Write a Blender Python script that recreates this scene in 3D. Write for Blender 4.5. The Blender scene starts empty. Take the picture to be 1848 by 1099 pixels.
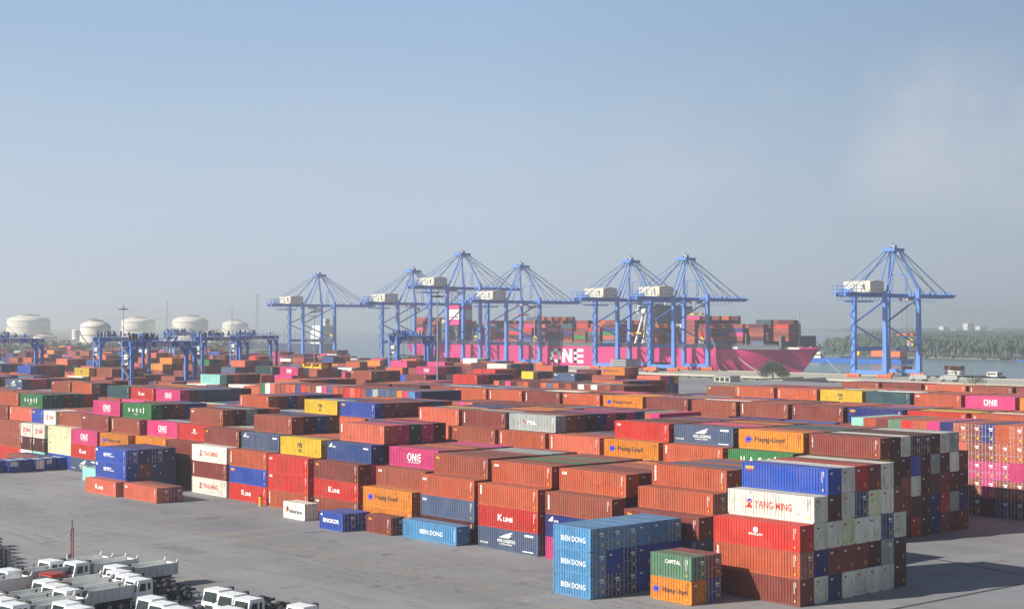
import bpy, math, random
import numpy as np
from mathutils import Vector, Matrix
S = bpy.context.scene
C = S.collection
R = math.radians
rnd = random.Random(7)

# ------------------------------------------------------------ camera, world, sun
CAMZ, YAW, PITCH, LENS = 30.33, 0.7181, 0.01359, 52.0
cam = bpy.data.objects.new('camera', bpy.data.cameras.new('camera'))
C.objects.link(cam); S.camera = cam
cam.data.sensor_width = 36; cam.data.lens = LENS
cam.data.clip_start = 1; cam.data.clip_end = 40000
cam.location = (0, 0, CAMZ); cam.rotation_euler = (R(90) + PITCH, 0, -YAW)

SUN = Vector((-1.74, 0.58, 1.0)).normalized()
ELEV = math.asin(SUN.z); AZ = math.atan2(SUN.x, SUN.y)
S.world = bpy.data.worlds.new('World'); S.world.use_nodes = True
wn = S.world.node_tree; wn.nodes.clear()
wo = wn.nodes.new('ShaderNodeOutputWorld'); bg = wn.nodes.new('ShaderNodeBackground')
sky = wn.nodes.new('ShaderNodeTexSky'); sky.sky_type = 'NISHITA'; sky.sun_disc = False
sky.sun_elevation = ELEV; sky.sun_rotation = AZ
sky.air_density = 1.0; sky.dust_density = 1.0; sky.ozone_density = 2.0
tc = wn.nodes.new('ShaderNodeTexCoord')
mp = wn.nodes.new('ShaderNodeMapping'); mp.inputs['Scale'].default_value = (1, 1, 2.6)
nz = wn.nodes.new('ShaderNodeTexNoise'); nz.inputs['Scale'].default_value = 2.3; nz.inputs['Detail'].default_value = 9; nz.inputs['Roughness'].default_value = .55
rp = wn.nodes.new('ShaderNodeValToRGB'); rp.color_ramp.elements[0].position = .5; rp.color_ramp.elements[1].position = .78
rp.color_ramp.elements[0].color = (0, 0, 0, 1); rp.color_ramp.elements[1].color = (.42, .42, .42, 1)
mxw = wn.nodes.new('ShaderNodeMix'); mxw.data_type = 'RGBA'
mxw.inputs[7].default_value = (8.6, 8.9, 9.6, 1)
wn.links.new(tc.outputs['Generated'], mp.inputs[0]); wn.links.new(mp.outputs[0], nz.inputs['Vector'])
rp.color_ramp.elements[0].position = .42; rp.color_ramp.elements[1].position = .60; rp.color_ramp.elements[1].color = (.5,.5,.5,1)
nz.inputs['Scale'].default_value = 9; mp.inputs['Scale'].default_value = (1, 1, 1.0)
cd = wn.nodes.new('ShaderNodeVectorMath'); cd.operation = 'DOT_PRODUCT'; cd.inputs[1].default_value = (.868, .497, 0); wn.links.new(tc.outputs['Generated'], cd.inputs[0])
cm = wn.nodes.new('ShaderNodeMapRange'); cm.inputs[1].default_value = .955; cm.inputs[2].default_value = .99; cm.inputs[3].default_value = .12; cm.inputs[4].default_value = 1; wn.links.new(cd.outputs['Value'], cm.inputs[0])
zs_ = wn.nodes.new('ShaderNodeSeparateXYZ'); wn.links.new(tc.outputs['Generated'], zs_.inputs[0])
zw = wn.nodes.new('ShaderNodeValToRGB'); zc = zw.color_ramp; zc.elements[0].position = .05; zc.elements[0].color = (0,0,0,1); zc.elements[1].position = .19; zc.elements[1].color = (0,0,0,1)
ze = zc.elements.new(.10); ze.color = (1,1,1,1); ze = zc.elements.new(.145); ze.color = (1,1,1,1); wn.links.new(zs_.outputs[2], zw.inputs[0])
c1 = wn.nodes.new('ShaderNodeMath'); c1.operation = 'MULTIPLY'; c2 = wn.nodes.new('ShaderNodeMath'); c2.operation = 'MULTIPLY'
wn.links.new(nz.outputs['Fac'], rp.inputs[0]); wn.links.new(rp.outputs[0], c1.inputs[0]); wn.links.new(cm.outputs[0], c1.inputs[1])
wn.links.new(c1.outputs[0], c2.inputs[0]); wn.links.new(zw.outputs[0], c2.inputs[1]); wn.links.new(c2.outputs[0], mxw.inputs[0])
# pale hazy band low in the sky, going over into the clear sky higher up
sx = wn.nodes.new('ShaderNodeSeparateXYZ'); wn.links.new(tc.outputs['Generated'], sx.inputs[0])
def gray(v): return (v, v, v, 1)
band = wn.nodes.new('ShaderNodeValToRGB'); cr = band.color_ramp; cr.elements[0].position = 0; cr.elements[0].color = (7.5,8.5,9.9,1)
cr.elements[1].position = .30; cr.elements[1].color = (3.8,6.2,9.7,1)
e = cr.elements.new(.10); e.color = (6.5,8.1,10.0,1)
e = cr.elements.new(.19); e.color = (4.9,6.9,9.7,1)
wgt = wn.nodes.new('ShaderNodeValToRGB'); wgt.color_ramp.elements[0].position = .22; wgt.color_ramp.elements[0].color = gray(.92)
wgt.color_ramp.elements[1].position = .55; wgt.color_ramp.elements[1].color = gray(0)
vm = wn.nodes.new('ShaderNodeMix'); vm.data_type = 'RGBA'
wn.links.new(sx.outputs[2], band.inputs[0]); wn.links.new(sx.outputs[2], wgt.inputs[0])
# the veil hangs over the river and the horizon ahead, the sky behind stays clearer
dt = wn.nodes.new('ShaderNodeVectorMath'); dt.operation = 'DOT_PRODUCT'; dt.inputs[1].default_value = (.658, .753, 0); wn.links.new(tc.outputs['Generated'], dt.inputs[0])
az = wn.nodes.new('ShaderNodeMapRange'); az.inputs[1].default_value = -.1; az.inputs[2].default_value = .75; az.inputs[3].default_value = .12; az.inputs[4].default_value = 1; wn.links.new(dt.outputs['Value'], az.inputs[0])
wm = wn.nodes.new('ShaderNodeMath'); wm.operation = 'MULTIPLY'; wn.links.new(wgt.outputs[0], wm.inputs[0]); wn.links.new(az.outputs[0], wm.inputs[1])
wn.links.new(wm.outputs[0], vm.inputs[0]); wn.links.new(sky.outputs[0], vm.inputs[6]); 
dr = wn.nodes.new('ShaderNodeVectorMath'); dr.operation = 'DOT_PRODUCT'; dr.inputs[1].default_value = (.753, -.658, 0); wn.links.new(tc.outputs['Generated'], dr.inputs[0])
fr = wn.nodes.new('ShaderNodeMapRange'); fr.inputs[1].default_value = -.02; fr.inputs[2].default_value = .36; fr.inputs[3].default_value = 1.05; fr.inputs[4].default_value = .80; wn.links.new(dr.outputs['Value'], fr.inputs[0])
bs = wn.nodes.new('ShaderNodeVectorMath'); bs.operation = 'SCALE'; wn.links.new(band.outputs[0], bs.inputs[0]); wn.links.new(fr.outputs[0], bs.inputs['Scale'])
wn.links.new(bs.outputs[0], vm.inputs[7])
wn.links.new(vm.outputs[2], mxw.inputs[6]); wn.links.new(mxw.outputs[2], bg.inputs[0])
bg.inputs[1].default_value = 0.05
wn.links.new(bg.outputs[0], wo.inputs[0])
sun = bpy.data.objects.new('sun', bpy.data.lights.new('sun', 'SUN')); C.objects.link(sun)
sun.data.energy = 5.0; sun.data.angle = R(.5); sun.data.color = (1, .94, .84)
sun.rotation_euler = (-SUN).to_track_quat('-Z', 'Y').to_euler()
S.view_settings.view_transform = 'Standard'; S.view_settings.look = 'None'
S.view_settings.exposure = 0.58; S.view_settings.gamma = 1
HAZE = 0.00026
S.cycles.volume_bounces = 1

# ------------------------------------------------------------ colours and materials
def lin(*c):
    return tuple((v/255/12.92 if v/255 <= .04045 else ((v/255+.055)/1.055)**2.4) for v in c)
PAL = {'rust brown': lin(160,80,58), 'burnt orange': lin(196,92,56), 'brick brown': lin(140,62,52), 'dark maroon': lin(84,27,31),
 'bright red': lin(205,48,38), 'amber orange': lin(228,138,34), 'navy blue': lin(20,40,118), 'royal blue': lin(34,82,186), 'sky blue': lin(84,156,208),
 'dusty grey-blue': lin(78,98,132), 'bright pink': lin(216,62,128), 'off-white': lin(228,226,214), 'pale cream': lin(218,220,180),
 'light grey': lin(160,168,168), 'bright yellow': lin(228,192,48), 'leaf green': lin(44,128,70), 'dark teal': lin(30,82,92), 'pale aqua': lin(140,205,195), 'faded salmon': lin(216,108,82), 'steel blue': lin(38,76,140), 'sage green': lin(96,140,112)}
PAL = {k: tuple(x*(.95 if k in ('off-white','pale cream','light grey','pale aqua') else .78) for x in v) for k, v in PAL.items()}
WT = [('rust brown',27),('burnt orange',14),('brick brown',18),('dark maroon',14),('bright red',5),('amber orange',4),('navy blue',7),('royal blue',4),
 ('dusty grey-blue',4),('bright pink',8),('off-white',4),('light grey',4),('bright yellow',1.2),('leaf green',2),('dark teal',3),('steel blue',3),('sky blue',1.2),('pale aqua',1),('faded salmon',4)]
def rcol(r=rnd):
    return r.choices([a for a, b in WT], [b for a, b in WT])[0]
def scol():
    return rnd.choices(['rust brown','brick brown','dark maroon','burnt orange','navy blue','dusty grey-blue','bright pink','dark teal','off-white','bright red','leaf green'], [20,24,26,10,9,8,8,4,2,5,2])[0]

def nt(name):
    m = bpy.data.materials.new(name); m.use_nodes = True
    t = m.node_tree; b = t.nodes['Principled BSDF']
    return m, t, b
def noise(t, scale, detail=4, coord='Object', rough=.55, vscale=None, w=None):
    c = t.nodes.new('ShaderNodeTexCoord'); n = t.nodes.new('ShaderNodeTexNoise')
    n.inputs['Scale'].default_value = scale; n.inputs['Detail'].default_value = detail; n.inputs['Roughness'].default_value = rough
    out = c.outputs[coord]
    if vscale:
        m = t.nodes.new('ShaderNodeMapping'); m.inputs['Scale'].default_value = vscale
        t.links.new(out, m.inputs[0]); out = m.outputs[0]
    if w is not None:
        n.noise_dimensions = '4D'; t.links.new(w, n.inputs['W'])
    t.links.new(out, n.inputs['Vector'])
    return n.outputs['Fac']
def ramp(t, fac, a, b, ca=(0,0,0,1), cb=(1,1,1,1)):
    r = t.nodes.new('ShaderNodeValToRGB'); r.color_ramp.elements[0].position = a; r.color_ramp.elements[1].position = b
    r.color_ramp.elements[0].color = ca; r.color_ramp.elements[1].color = cb
    t.links.new(fac, r.inputs[0]); return r.outputs[0]
def mix(t, fac, a, b, mode='MIX'):
    m = t.nodes.new('ShaderNodeMix'); m.data_type = 'RGBA'; m.blend_type = mode
    for k, v in ((0, fac), (6, a), (7, b)):
        if hasattr(v, 'is_linked'): t.links.new(v, m.inputs[k])
        elif k == 0: m.inputs[0].default_value = v
        else: m.inputs[k].default_value = tuple(v)[:3] + (1,)
    return m.outputs[2]
def mat(name, col, rough=.6, var=.12, scale=.6, metal=0, spec=.4, bump=0, bscale=20, rust=0):
    m, t, b = nt(name)
    n = noise(t, scale, 5)
    c = mix(t, n, [v*(1-var*2) for v in col], [min(1, v*(1+var*2)) for v in col])
    if rust:
        n2 = noise(t, 3.1, 8); c = mix(t, ramp(t, n2, .60, .70), c, lin(110, 62, 40)) if rust else c
    t.links.new(c, b.inputs['Base Color'])
    b.inputs['Roughness'].default_value = rough; b.inputs['Metallic'].default_value = metal
    b.inputs['Specular IOR Level'].default_value = spec
    if bump:
        bp = t.nodes.new('ShaderNodeBump'); bp.inputs['Strength'].default_value = bump
        t.links.new(noise(t, bscale, 6), bp.inputs['Height']); t.links.new(bp.outputs[0], b.inputs['Normal'])
    return m
def paint(name, attr=False, roof=False):
    """container paint: colour from the object (or from the face attribute for the far mass), plus weathering"""
    m, t, b = nt(name)
    oi = t.nodes.new('ShaderNodeObjectInfo')
    if attr:
        a = t.nodes.new('ShaderNodeAttribute'); a.attribute_name = 'Col'; col = a.outputs['Color']; w = None
    else:
        col = oi.outputs['Color']; w = t.nodes.new('ShaderNodeMath'); w.operation = 'MULTIPLY'; w.inputs[1].default_value = 40
        t.links.new(oi.outputs['Random'], w.inputs[0]); w = w.outputs[0]
    big = noise(t, .35, 3, w=w)
    c = mix(t, ramp(t, big, .40, .75, cb=(.22,.22,.22,1)), col, mix(t, .5, col, (.36,.30,.27)))
    # touched-up panels: soft rectangular areas a little lighter or darker
    tc_ = t.nodes.new('ShaderNodeTexCoord'); vo = t.nodes.new('ShaderNodeTexVoronoi'); vo.distance = 'CHEBYCHEV'; vo.inputs['Scale'].default_value = .55
    if w is not None: vo.voronoi_dimensions = '4D'; t.links.new(w, vo.inputs['W'])
    t.links.new(tc_.outputs['Object'], vo.inputs['Vector'])
    c = mix(t, ramp(t, vo.outputs['Color'], .55, .60, cb=(.22,.22,.22,1)), c, mix(t, .5, c, (.02,.02,.02)))
    # vertical water streaks and rust patches
    st = noise(t, 1.0, 5, vscale=(3.2, 3.2, .22), w=w)
    c = mix(t, ramp(t, st, .50, .70, cb=(.55,.55,.55,1)), c, mix(t, .6, c, lin(70, 42, 34)))
    ru = noise(t, 1.6, 9, rough=.7, w=w)
    c = mix(t, ramp(t, ru, .57, .66, cb=(.75,.75,.75,1)), c, lin(92, 50, 34))
    if roof:
        dust = noise(t, .5, 6, w=w)
        c = mix(t, ramp(t, dust, .25, .8, (.20,.20,.20,1), (.55,.55,.55,1)), c, mix(t, .35, lin(138, 122, 114), c))
    t.links.new(c, b.inputs['Base Color'])
    bp = t.nodes.new('ShaderNodeBump'); bp.inputs['Strength'].default_value = .5; bp.inputs['Distance'].default_value = .12
    t.links.new(noise(t, 1.1, 3, w=w), bp.inputs['Height']); t.links.new(bp.outputs[0], b.inputs['Normal'])
    b.inputs['Roughness'].default_value = .55 if not roof else .75; b.inputs['Specular IOR Level'].default_value = .35
    return m
M = {}
M['paint'] = paint('container_paint'); M['roofp'] = paint('container_roof_paint', roof=True)
M['apaint'] = paint('container_paint_far', attr=True); M['aroof'] = paint('container_roof_far', attr=True, roof=True)
M['white'] = mat('white_lettering', (.80,.80,.78), .6, .04); M['blackl'] = mat('black_lettering', (.03,.03,.035), .6)
M['redl'] = mat('red_lettering', lin(185,40,34), .6, .05); M['bluel'] = mat('blue_lettering', lin(40,58,190), .6, .05)
M['yell'] = mat('yellow_lettering', lin(235,180,30), .6, .05); M['pinkl'] = mat('pink_paint', lin(205,58,122), .6, .05)
M['dark'] = mat('dark_steel', (.035,.037,.04), .6, .2, 2); M['rod'] = mat('galvanised_rod', (.42,.43,.44), .5, .2, 3)
M['crane'] = mat('crane_blue_paint', lin(82,126,198), .5, .07, .15); M['rtg'] = mat('yard_crane_blue_paint', lin(72,120,198), .5, .09, .3)
M['houseb'] = mat('beige_cladding', lin(205,200,180), .7, .06, .3); M['orange'] = mat('orange_paint', lin(214,104,52), .6, .15, 1)
M['glass'] = mat('dark_glass', (.02,.032,.034), .15, .1, 1, spec=.4)
M['truckw'] = mat('white_truck_paint', (.80,.81,.82), .35, .03, .8, spec=.5); M['bedg'] = mat('grey_white_steel', lin(222,223,220), .6, .08, 1.2, rust=0)
M['tyre'] = mat('tyre_rubber', (.02,.02,.022), .85, .2, 3); M['hub'] = mat('wheel_hub_steel', (.25,.25,.26), .5, .2)
M['redt'] = mat('red_truck_paint', lin(160,36,30), .4, .06); M['conc'] = mat('wharf_concrete', lin(176,172,158), .85, .1, .2)
def hullp(name, col):
    m, t, b = nt(name)
    c = mix(t, ramp(t, noise(t, .03, 5), .35, .7), [v*.85 for v in col], [v*1.1 for v in col])
    c = mix(t, ramp(t, noise(t, .5, 5, vscale=(1, 1, .08)), .5, .72, cb=(.35,.35,.35,1)), c, lin(110, 60, 66))
    br_ = t.nodes.new('ShaderNodeTexBrick'); br_.inputs['Scale'].default_value = .12; br_.inputs['Mortar Size'].default_value = .006
    tc_ = t.nodes.new('ShaderNodeTexCoord'); mp_ = t.nodes.new('ShaderNodeMapping'); mp_.inputs['Rotation'].default_value = (0, math.pi/2, math.pi/2); t.links.new(tc_.outputs['Object'], mp_.inputs[0]); t.links.new(mp_.outputs[0], br_.inputs['Vector'])
    c = mix(t, mix(t, br_.outputs['Fac'], (0,0,0), (.3,.3,.3)), c, [v*.6 for v in col])
    t.links.new(c, b.inputs['Base Color']); b.inputs['Roughness'].default_value = .5; return m
M['shipp'] = hullp('ship_pink_paint', lin(186,36,108))
M['shipp0'] = mat('ship_pink_paint', lin(186,36,108), .5, .10, .03); M['shipd'] = mat('ship_deck_steel', lin(86,92,104), .7, .15, .1)
M['shipr'] = mat('ship_boot_red', lin(150,50,66), .6, .06, .05)
M['shipw'] = mat('ship_white_paint', lin(222,220,212), .5, .05, .1); M['tank'] = mat('tank_white_paint', lin(228,222,205), .5, .04, .05)
M['mast'] = mat('galvanised_mast', lin(150,152,155), .5, .1); M['leaf'] = mat('leaf_green', lin(62,82,52), .85, .35, .12)
M['mangr'] = mat('mangrove_canopy', lin(56,74,62), .95, .2, .02); M['bark'] = mat('pale_bark', lin(150,142,130), .9, .15, .3)
M['bedy'] = mat('cream_board', lin(226,214,170), .6, .05); M['yel'] = mat('safety_yellow', lin(226,180,30), .5, .1)
M['tealb'] = mat('pale_teal_paint', lin(140,205,195), .5, .08, .6); M['binblue'] = mat('open_box_blue_paint', lin(22,50,140), .5, .12, .6)
M['navyhull'] = mat('navy_hull_paint', lin(40,52,84), .5, .1); M['bargeb'] = mat('barge_blue_paint', lin(40,104,190), .5, .08)
M['rope'] = mat('mooring_rope', lin(190,188,180), .8, .05)

# ------------------------------------------------------------ mesh helpers
class MB:
    def __init__(s): s.v = []; s.f = []; s.m = []; s.ms = []
    def mi(s, m):
        if m not in s.ms: s.ms.append(m)
        return s.ms.index(m)
    def add(s, vs, fs, m):
        o = len(s.v); k = s.mi(m); s.v += [tuple(v) for v in vs]
        for f in fs: s.f.append([i+o for i in f]); s.m.append(k)
    def box(s, a, b, m, skip=()):
        x0,y0,z0 = a; x1,y1,z1 = b
        vs = [(x0,y0,z0),(x1,y0,z0),(x1,y1,z0),(x0,y1,z0),(x0,y0,z1),(x1,y0,z1),(x1,y1,z1),(x0,y1,z1)]
        fs = [(0,3,2,1),(4,5,6,7),(0,1,5,4),(1,2,6,5),(2,3,7,6),(3,0,4,7)]
        s.add(vs, [f for i, f in enumerate(fs) if i not in skip], m)
    def bar(s, p, q, w, h, m, w2=None, h2=None):
        p = Vector(p); q = Vector(q); d = (q-p).normalized()
        up = Vector((0,0,1)) if abs(d.z) < .95 else Vector((1,0,0))
        a = d.cross(up).normalized(); b = a.cross(d).normalized()
        w2 = w2 or w; h2 = h2 or h
        vs = [p-a*w/2-b*h/2, p+a*w/2-b*h/2, p+a*w/2+b*h/2, p-a*w/2+b*h/2, q-a*w2/2-b*h2/2, q+a*w2/2-b*h2/2, q+a*w2/2+b*h2/2, q-a*w2/2+b*h2/2]
        s.add(vs, [(0,3,2,1),(4,5,6,7),(0,1,5,4),(1,2,6,5),(2,3,7,6),(3,0,4,7)], m)
    def cyl(s, p, q, r, m, n=10, r2=None, cap=True):
        p = Vector(p); q = Vector(q); d = (q-p).normalized(); r2 = r if r2 is None else r2
        up = Vector((0,0,1)) if abs(d.z) < .95 else Vector((1,0,0))
        a = d.cross(up).normalized(); b = a.cross(d).normalized(); vs = []
        for c, rr in ((p, r), (q, r2)):
            for i in range(n):
                t = 2*math.pi*i/n; vs.append(c+a*math.cos(t)*rr+b*math.sin(t)*rr)
        fs = [(i, (i+1) % n, n+(i+1) % n, n+i) for i in range(n)]
        if cap: fs += [tuple(range(n-1, -1, -1)), tuple(range(n, 2*n))]
        s.add(vs, fs, m)
    def prism(s, poly, axis, a, b, m):
        """extrude a 2-D polygon along axis (0=x,1=y,2=z) from a to b"""
        n = len(poly); vs = []
        for t in (a, b):
            for u, v in poly: vs.append({0: (t,u,v), 1: (u,t,v), 2: (u,v,t)}[axis])
        s.add(vs, [(i, (i+1) % n, n+(i+1) % n, n+i) for i in range(n)] + [tuple(range(n-1,-1,-1)), tuple(range(n,2*n))], m)
    def mesh(s, name):
        me = bpy.data.meshes.new(name); me.from_pydata(s.v, [], s.f)
        for m in s.ms: me.materials.append(M[m])
        me.polygons.foreach_set('material_index', s.m); me.update(); return me
    def build(s, name, parent=None, **k):
        return link(name, s.mesh(name), parent, **k)
def link(name, me, parent=None, loc=None, rz=None, label=None, cat=None, group=None, kind=None):
    o = bpy.data.objects.new(name, me); C.objects.link(o)
    if parent: o.parent = parent
    if loc: o.location = loc
    if rz is not None: o.rotation_euler = (0, 0, rz)
    if label: o['label'] = label
    if cat: o['category'] = cat
    if group: o['group'] = group
    if kind: o['kind'] = kind
    return o
def thing(name, label, cat, loc=(0,0,0), rz=0, group=None):
    return link(name, None, None, loc, rz, label, cat, group)
def copy_tree(o, parent=None):
    c = o.copy(); C.objects.link(c); c.parent = parent
    for ch in list(o.children): copy_tree(ch, c)
    return c
def smooth(o):
    o.data.polygons.foreach_set('use_smooth', [True]*len(o.data.polygons)); return o

_tc = {}
def glyphs(txt, bold=0.0):
    k = (txt, bold)
    if k in _tc: return _tc[k]
    cu = bpy.data.curves.new('t', 'FONT'); cu.body = txt; cu.size = 1; cu.offset = bold; cu.resolution_u = 2
    o = bpy.data.objects.new('t', cu); C.objects.link(o)
    bpy.context.view_layer.update()
    me = bpy.data.meshes.new_from_object(o.evaluated_get(bpy.context.evaluated_depsgraph_get()))
    v = np.array([p.co[:2] for p in me.vertices]); f = [list(p.vertices) for p in me.polygons]
    bpy.data.objects.remove(o); bpy.data.meshes.remove(me); bpy.data.curves.remove(cu)
    v = v - v.min(0); sz = v.max(0)
    _tc[k] = (v/sz, f, sz); return _tc[k]
def text(mb, txt, pos, u, v, h, w, m, bold=0.01):
    """flat lettering: pos lower left, u reading direction, v up"""
    if not txt: return
    g, f, sz = glyphs(txt, bold); w = w or h*sz[0]/sz[1]
    pos = Vector(pos); u = Vector(u); v = Vector(v)
    mb.add([pos+u*(a*w)+v*(b*h) for a, b in g], f, m)

# ------------------------------------------------------------ containers: prototypes (shared meshes)
CW = 2.438
def corr(a, b, x, d, pitch=.40):
    """corrugation profile along a span: list of (pos, depth)"""
    n = max(2, int(round((b-a)/pitch))); p = (b-a)/n; out = []
    for i in range(n):
        s = a+i*p
        out += [(s+p*.0, x), (s+p*.58, x), (s+p*.70, x+d), (s+p*.88, x+d)]
    out.append((b, x)); return out
_pm = {}
def cmesh(part, L, h):
    k = (part, L, h)
    if k in _pm: return _pm[k]
    X, Y = CW/2, L/2; mb = MB()
    if part == 'frame':
        P = .15
        for sx in (-1,1):
            for sy in (-1,1):
                x0, x1 = sorted((sx*X, sx*(X-P))); y0, y1 = sorted((sy*Y, sy*(Y-.16)))
                mb.box((x0,y0,.118), (x1,y1,h-.118), 'paint')
                for z0, z1 in ((.0,.118),(h-.118,h)):
                    x2, x3 = sorted((sx*(X+.006), sx*(X-.178))); y2, y3 = sorted((sy*(Y+.006), sy*(Y-.162)))
                    mb.box((x2,y2,z0), (x3,y3,z1), 'dark' if z0 == 0 else 'paint')
            x0, x1 = sorted((sx*(X-.003), sx*(X-.10)))
            mb.box((x0,-Y+.16,.03), (x1,Y-.16,.17), 'paint'); mb.box((x0,-Y+.16,h-.09), (x1,Y-.16,h-.012), 'paint')
        for sy in (-1,1):
            y0, y1 = sorted((sy*(Y-.003), sy*(Y-.12)))
            mb.box((-X+.15,y0,.02), (X-.15,y1,.17), 'paint'); mb.box((-X+.15,y0,h-.13), (X-.15,y1,h-.01), 'paint')
    elif part == 'side_wall':
        for sx in (-1,1):
            pr = corr(-Y+.16, Y-.16, X-.012, -.075); vs = []
            for y, x in pr: vs += [(sx*x, y, .17), (sx*x, y, h-.09)]
            mb.add(vs, [((2*i,2*i+1,2*i+3,2*i+2) if sx > 0 else (2*i,2*i+2,2*i+3,2*i+1)) for i in range(len(pr)-1)], 'paint')
    elif part == 'roof':
        pr = corr(-Y+.12, Y-.12, h-.012, -.022, .42); vs = []
        for y, z in pr: vs += [(-X+.10, y, z), (X-.10, y, z)]
        mb.add(vs, [(2*i,2*i+1,2*i+3,2*i+2) for i in range(len(pr)-1)], 'roofp')
        for sx in (-1, 1):
            a, b = sorted((sx*(X-.02), sx*(X-.10))); mb.box((a,-Y+.17,h-.012), (b,Y-.17,h-.004), 'roofp')
    elif part in ('end_wall', 'back_wall'):
        s = -1 if part == 'end_wall' else 1
        pr = corr(-X+.15, X-.15, Y-.02, -.045, .25); vs = []
        for x, y in pr: vs += [(x, s*y, .17), (x, s*y, h-.13)]
        mb.add(vs, [((2*i,2*i+1,2*i+3,2*i+2) if s < 0 else (2*i,2*i+2,2*i+3,2*i+1)) for i in range(len(pr)-1)], 'paint')
    elif part == 'door':
        for sx in (-1,1):
            x0, x1 = sorted((sx*.012, sx*(X-.152)))
            mb.box((x0,-Y+.02,.18), (x1,-Y+.07,h-.14), 'paint')
            for k in range(4):
                z = .30+k*(h-.6)/4
                mb.box((x0+.10,-Y+.008,z), (x1-.10,-Y+.02,z+(h-.6)/4-.16), 'paint')
            for k in range(4):
                z = .3+k*(h-.55)/3; xx = sx*(X-.13)
                mb.box((xx-.05,-Y-.004,z-.05), (xx+.05,-Y+.02,z+.05), 'rod')
    elif part == 'lock_rods':
        for x in (-.93,-.36,.36,.93):
            mb.bar((x,-Y-.02,.06), (x,-Y-.02,h-.05), .045, .045, 'rod')
            for z in (.16,.95,1.4,h-.5,h-.12): mb.box((x-.09,-Y-.045,z-.035), (x+.09,-Y,z+.035), 'rod')
            mb.box((x-.02 if x < 0 else x-.36,-Y-.06,1.12), (x+.36 if x < 0 else x+.02,-Y-.03,1.17), 'rod')
        mb.box((.18,-Y+.001,h-.75), (.82,-Y+.006,h-.52), 'white'); mb.box((.3,-Y+.001,h-.98), (.8,-Y+.006,h-.86), 'white')
        mb.box((.55,-Y+.001,.5), (.82,-Y+.006,.85), 'yell')
    elif part == 'floor':
        mb.box((-X+.1,-Y+.12,.10), (X-.1,Y-.12,.16), 'dark')
    _pm[k] = mb.mesh(part); return _pm[k]

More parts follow.
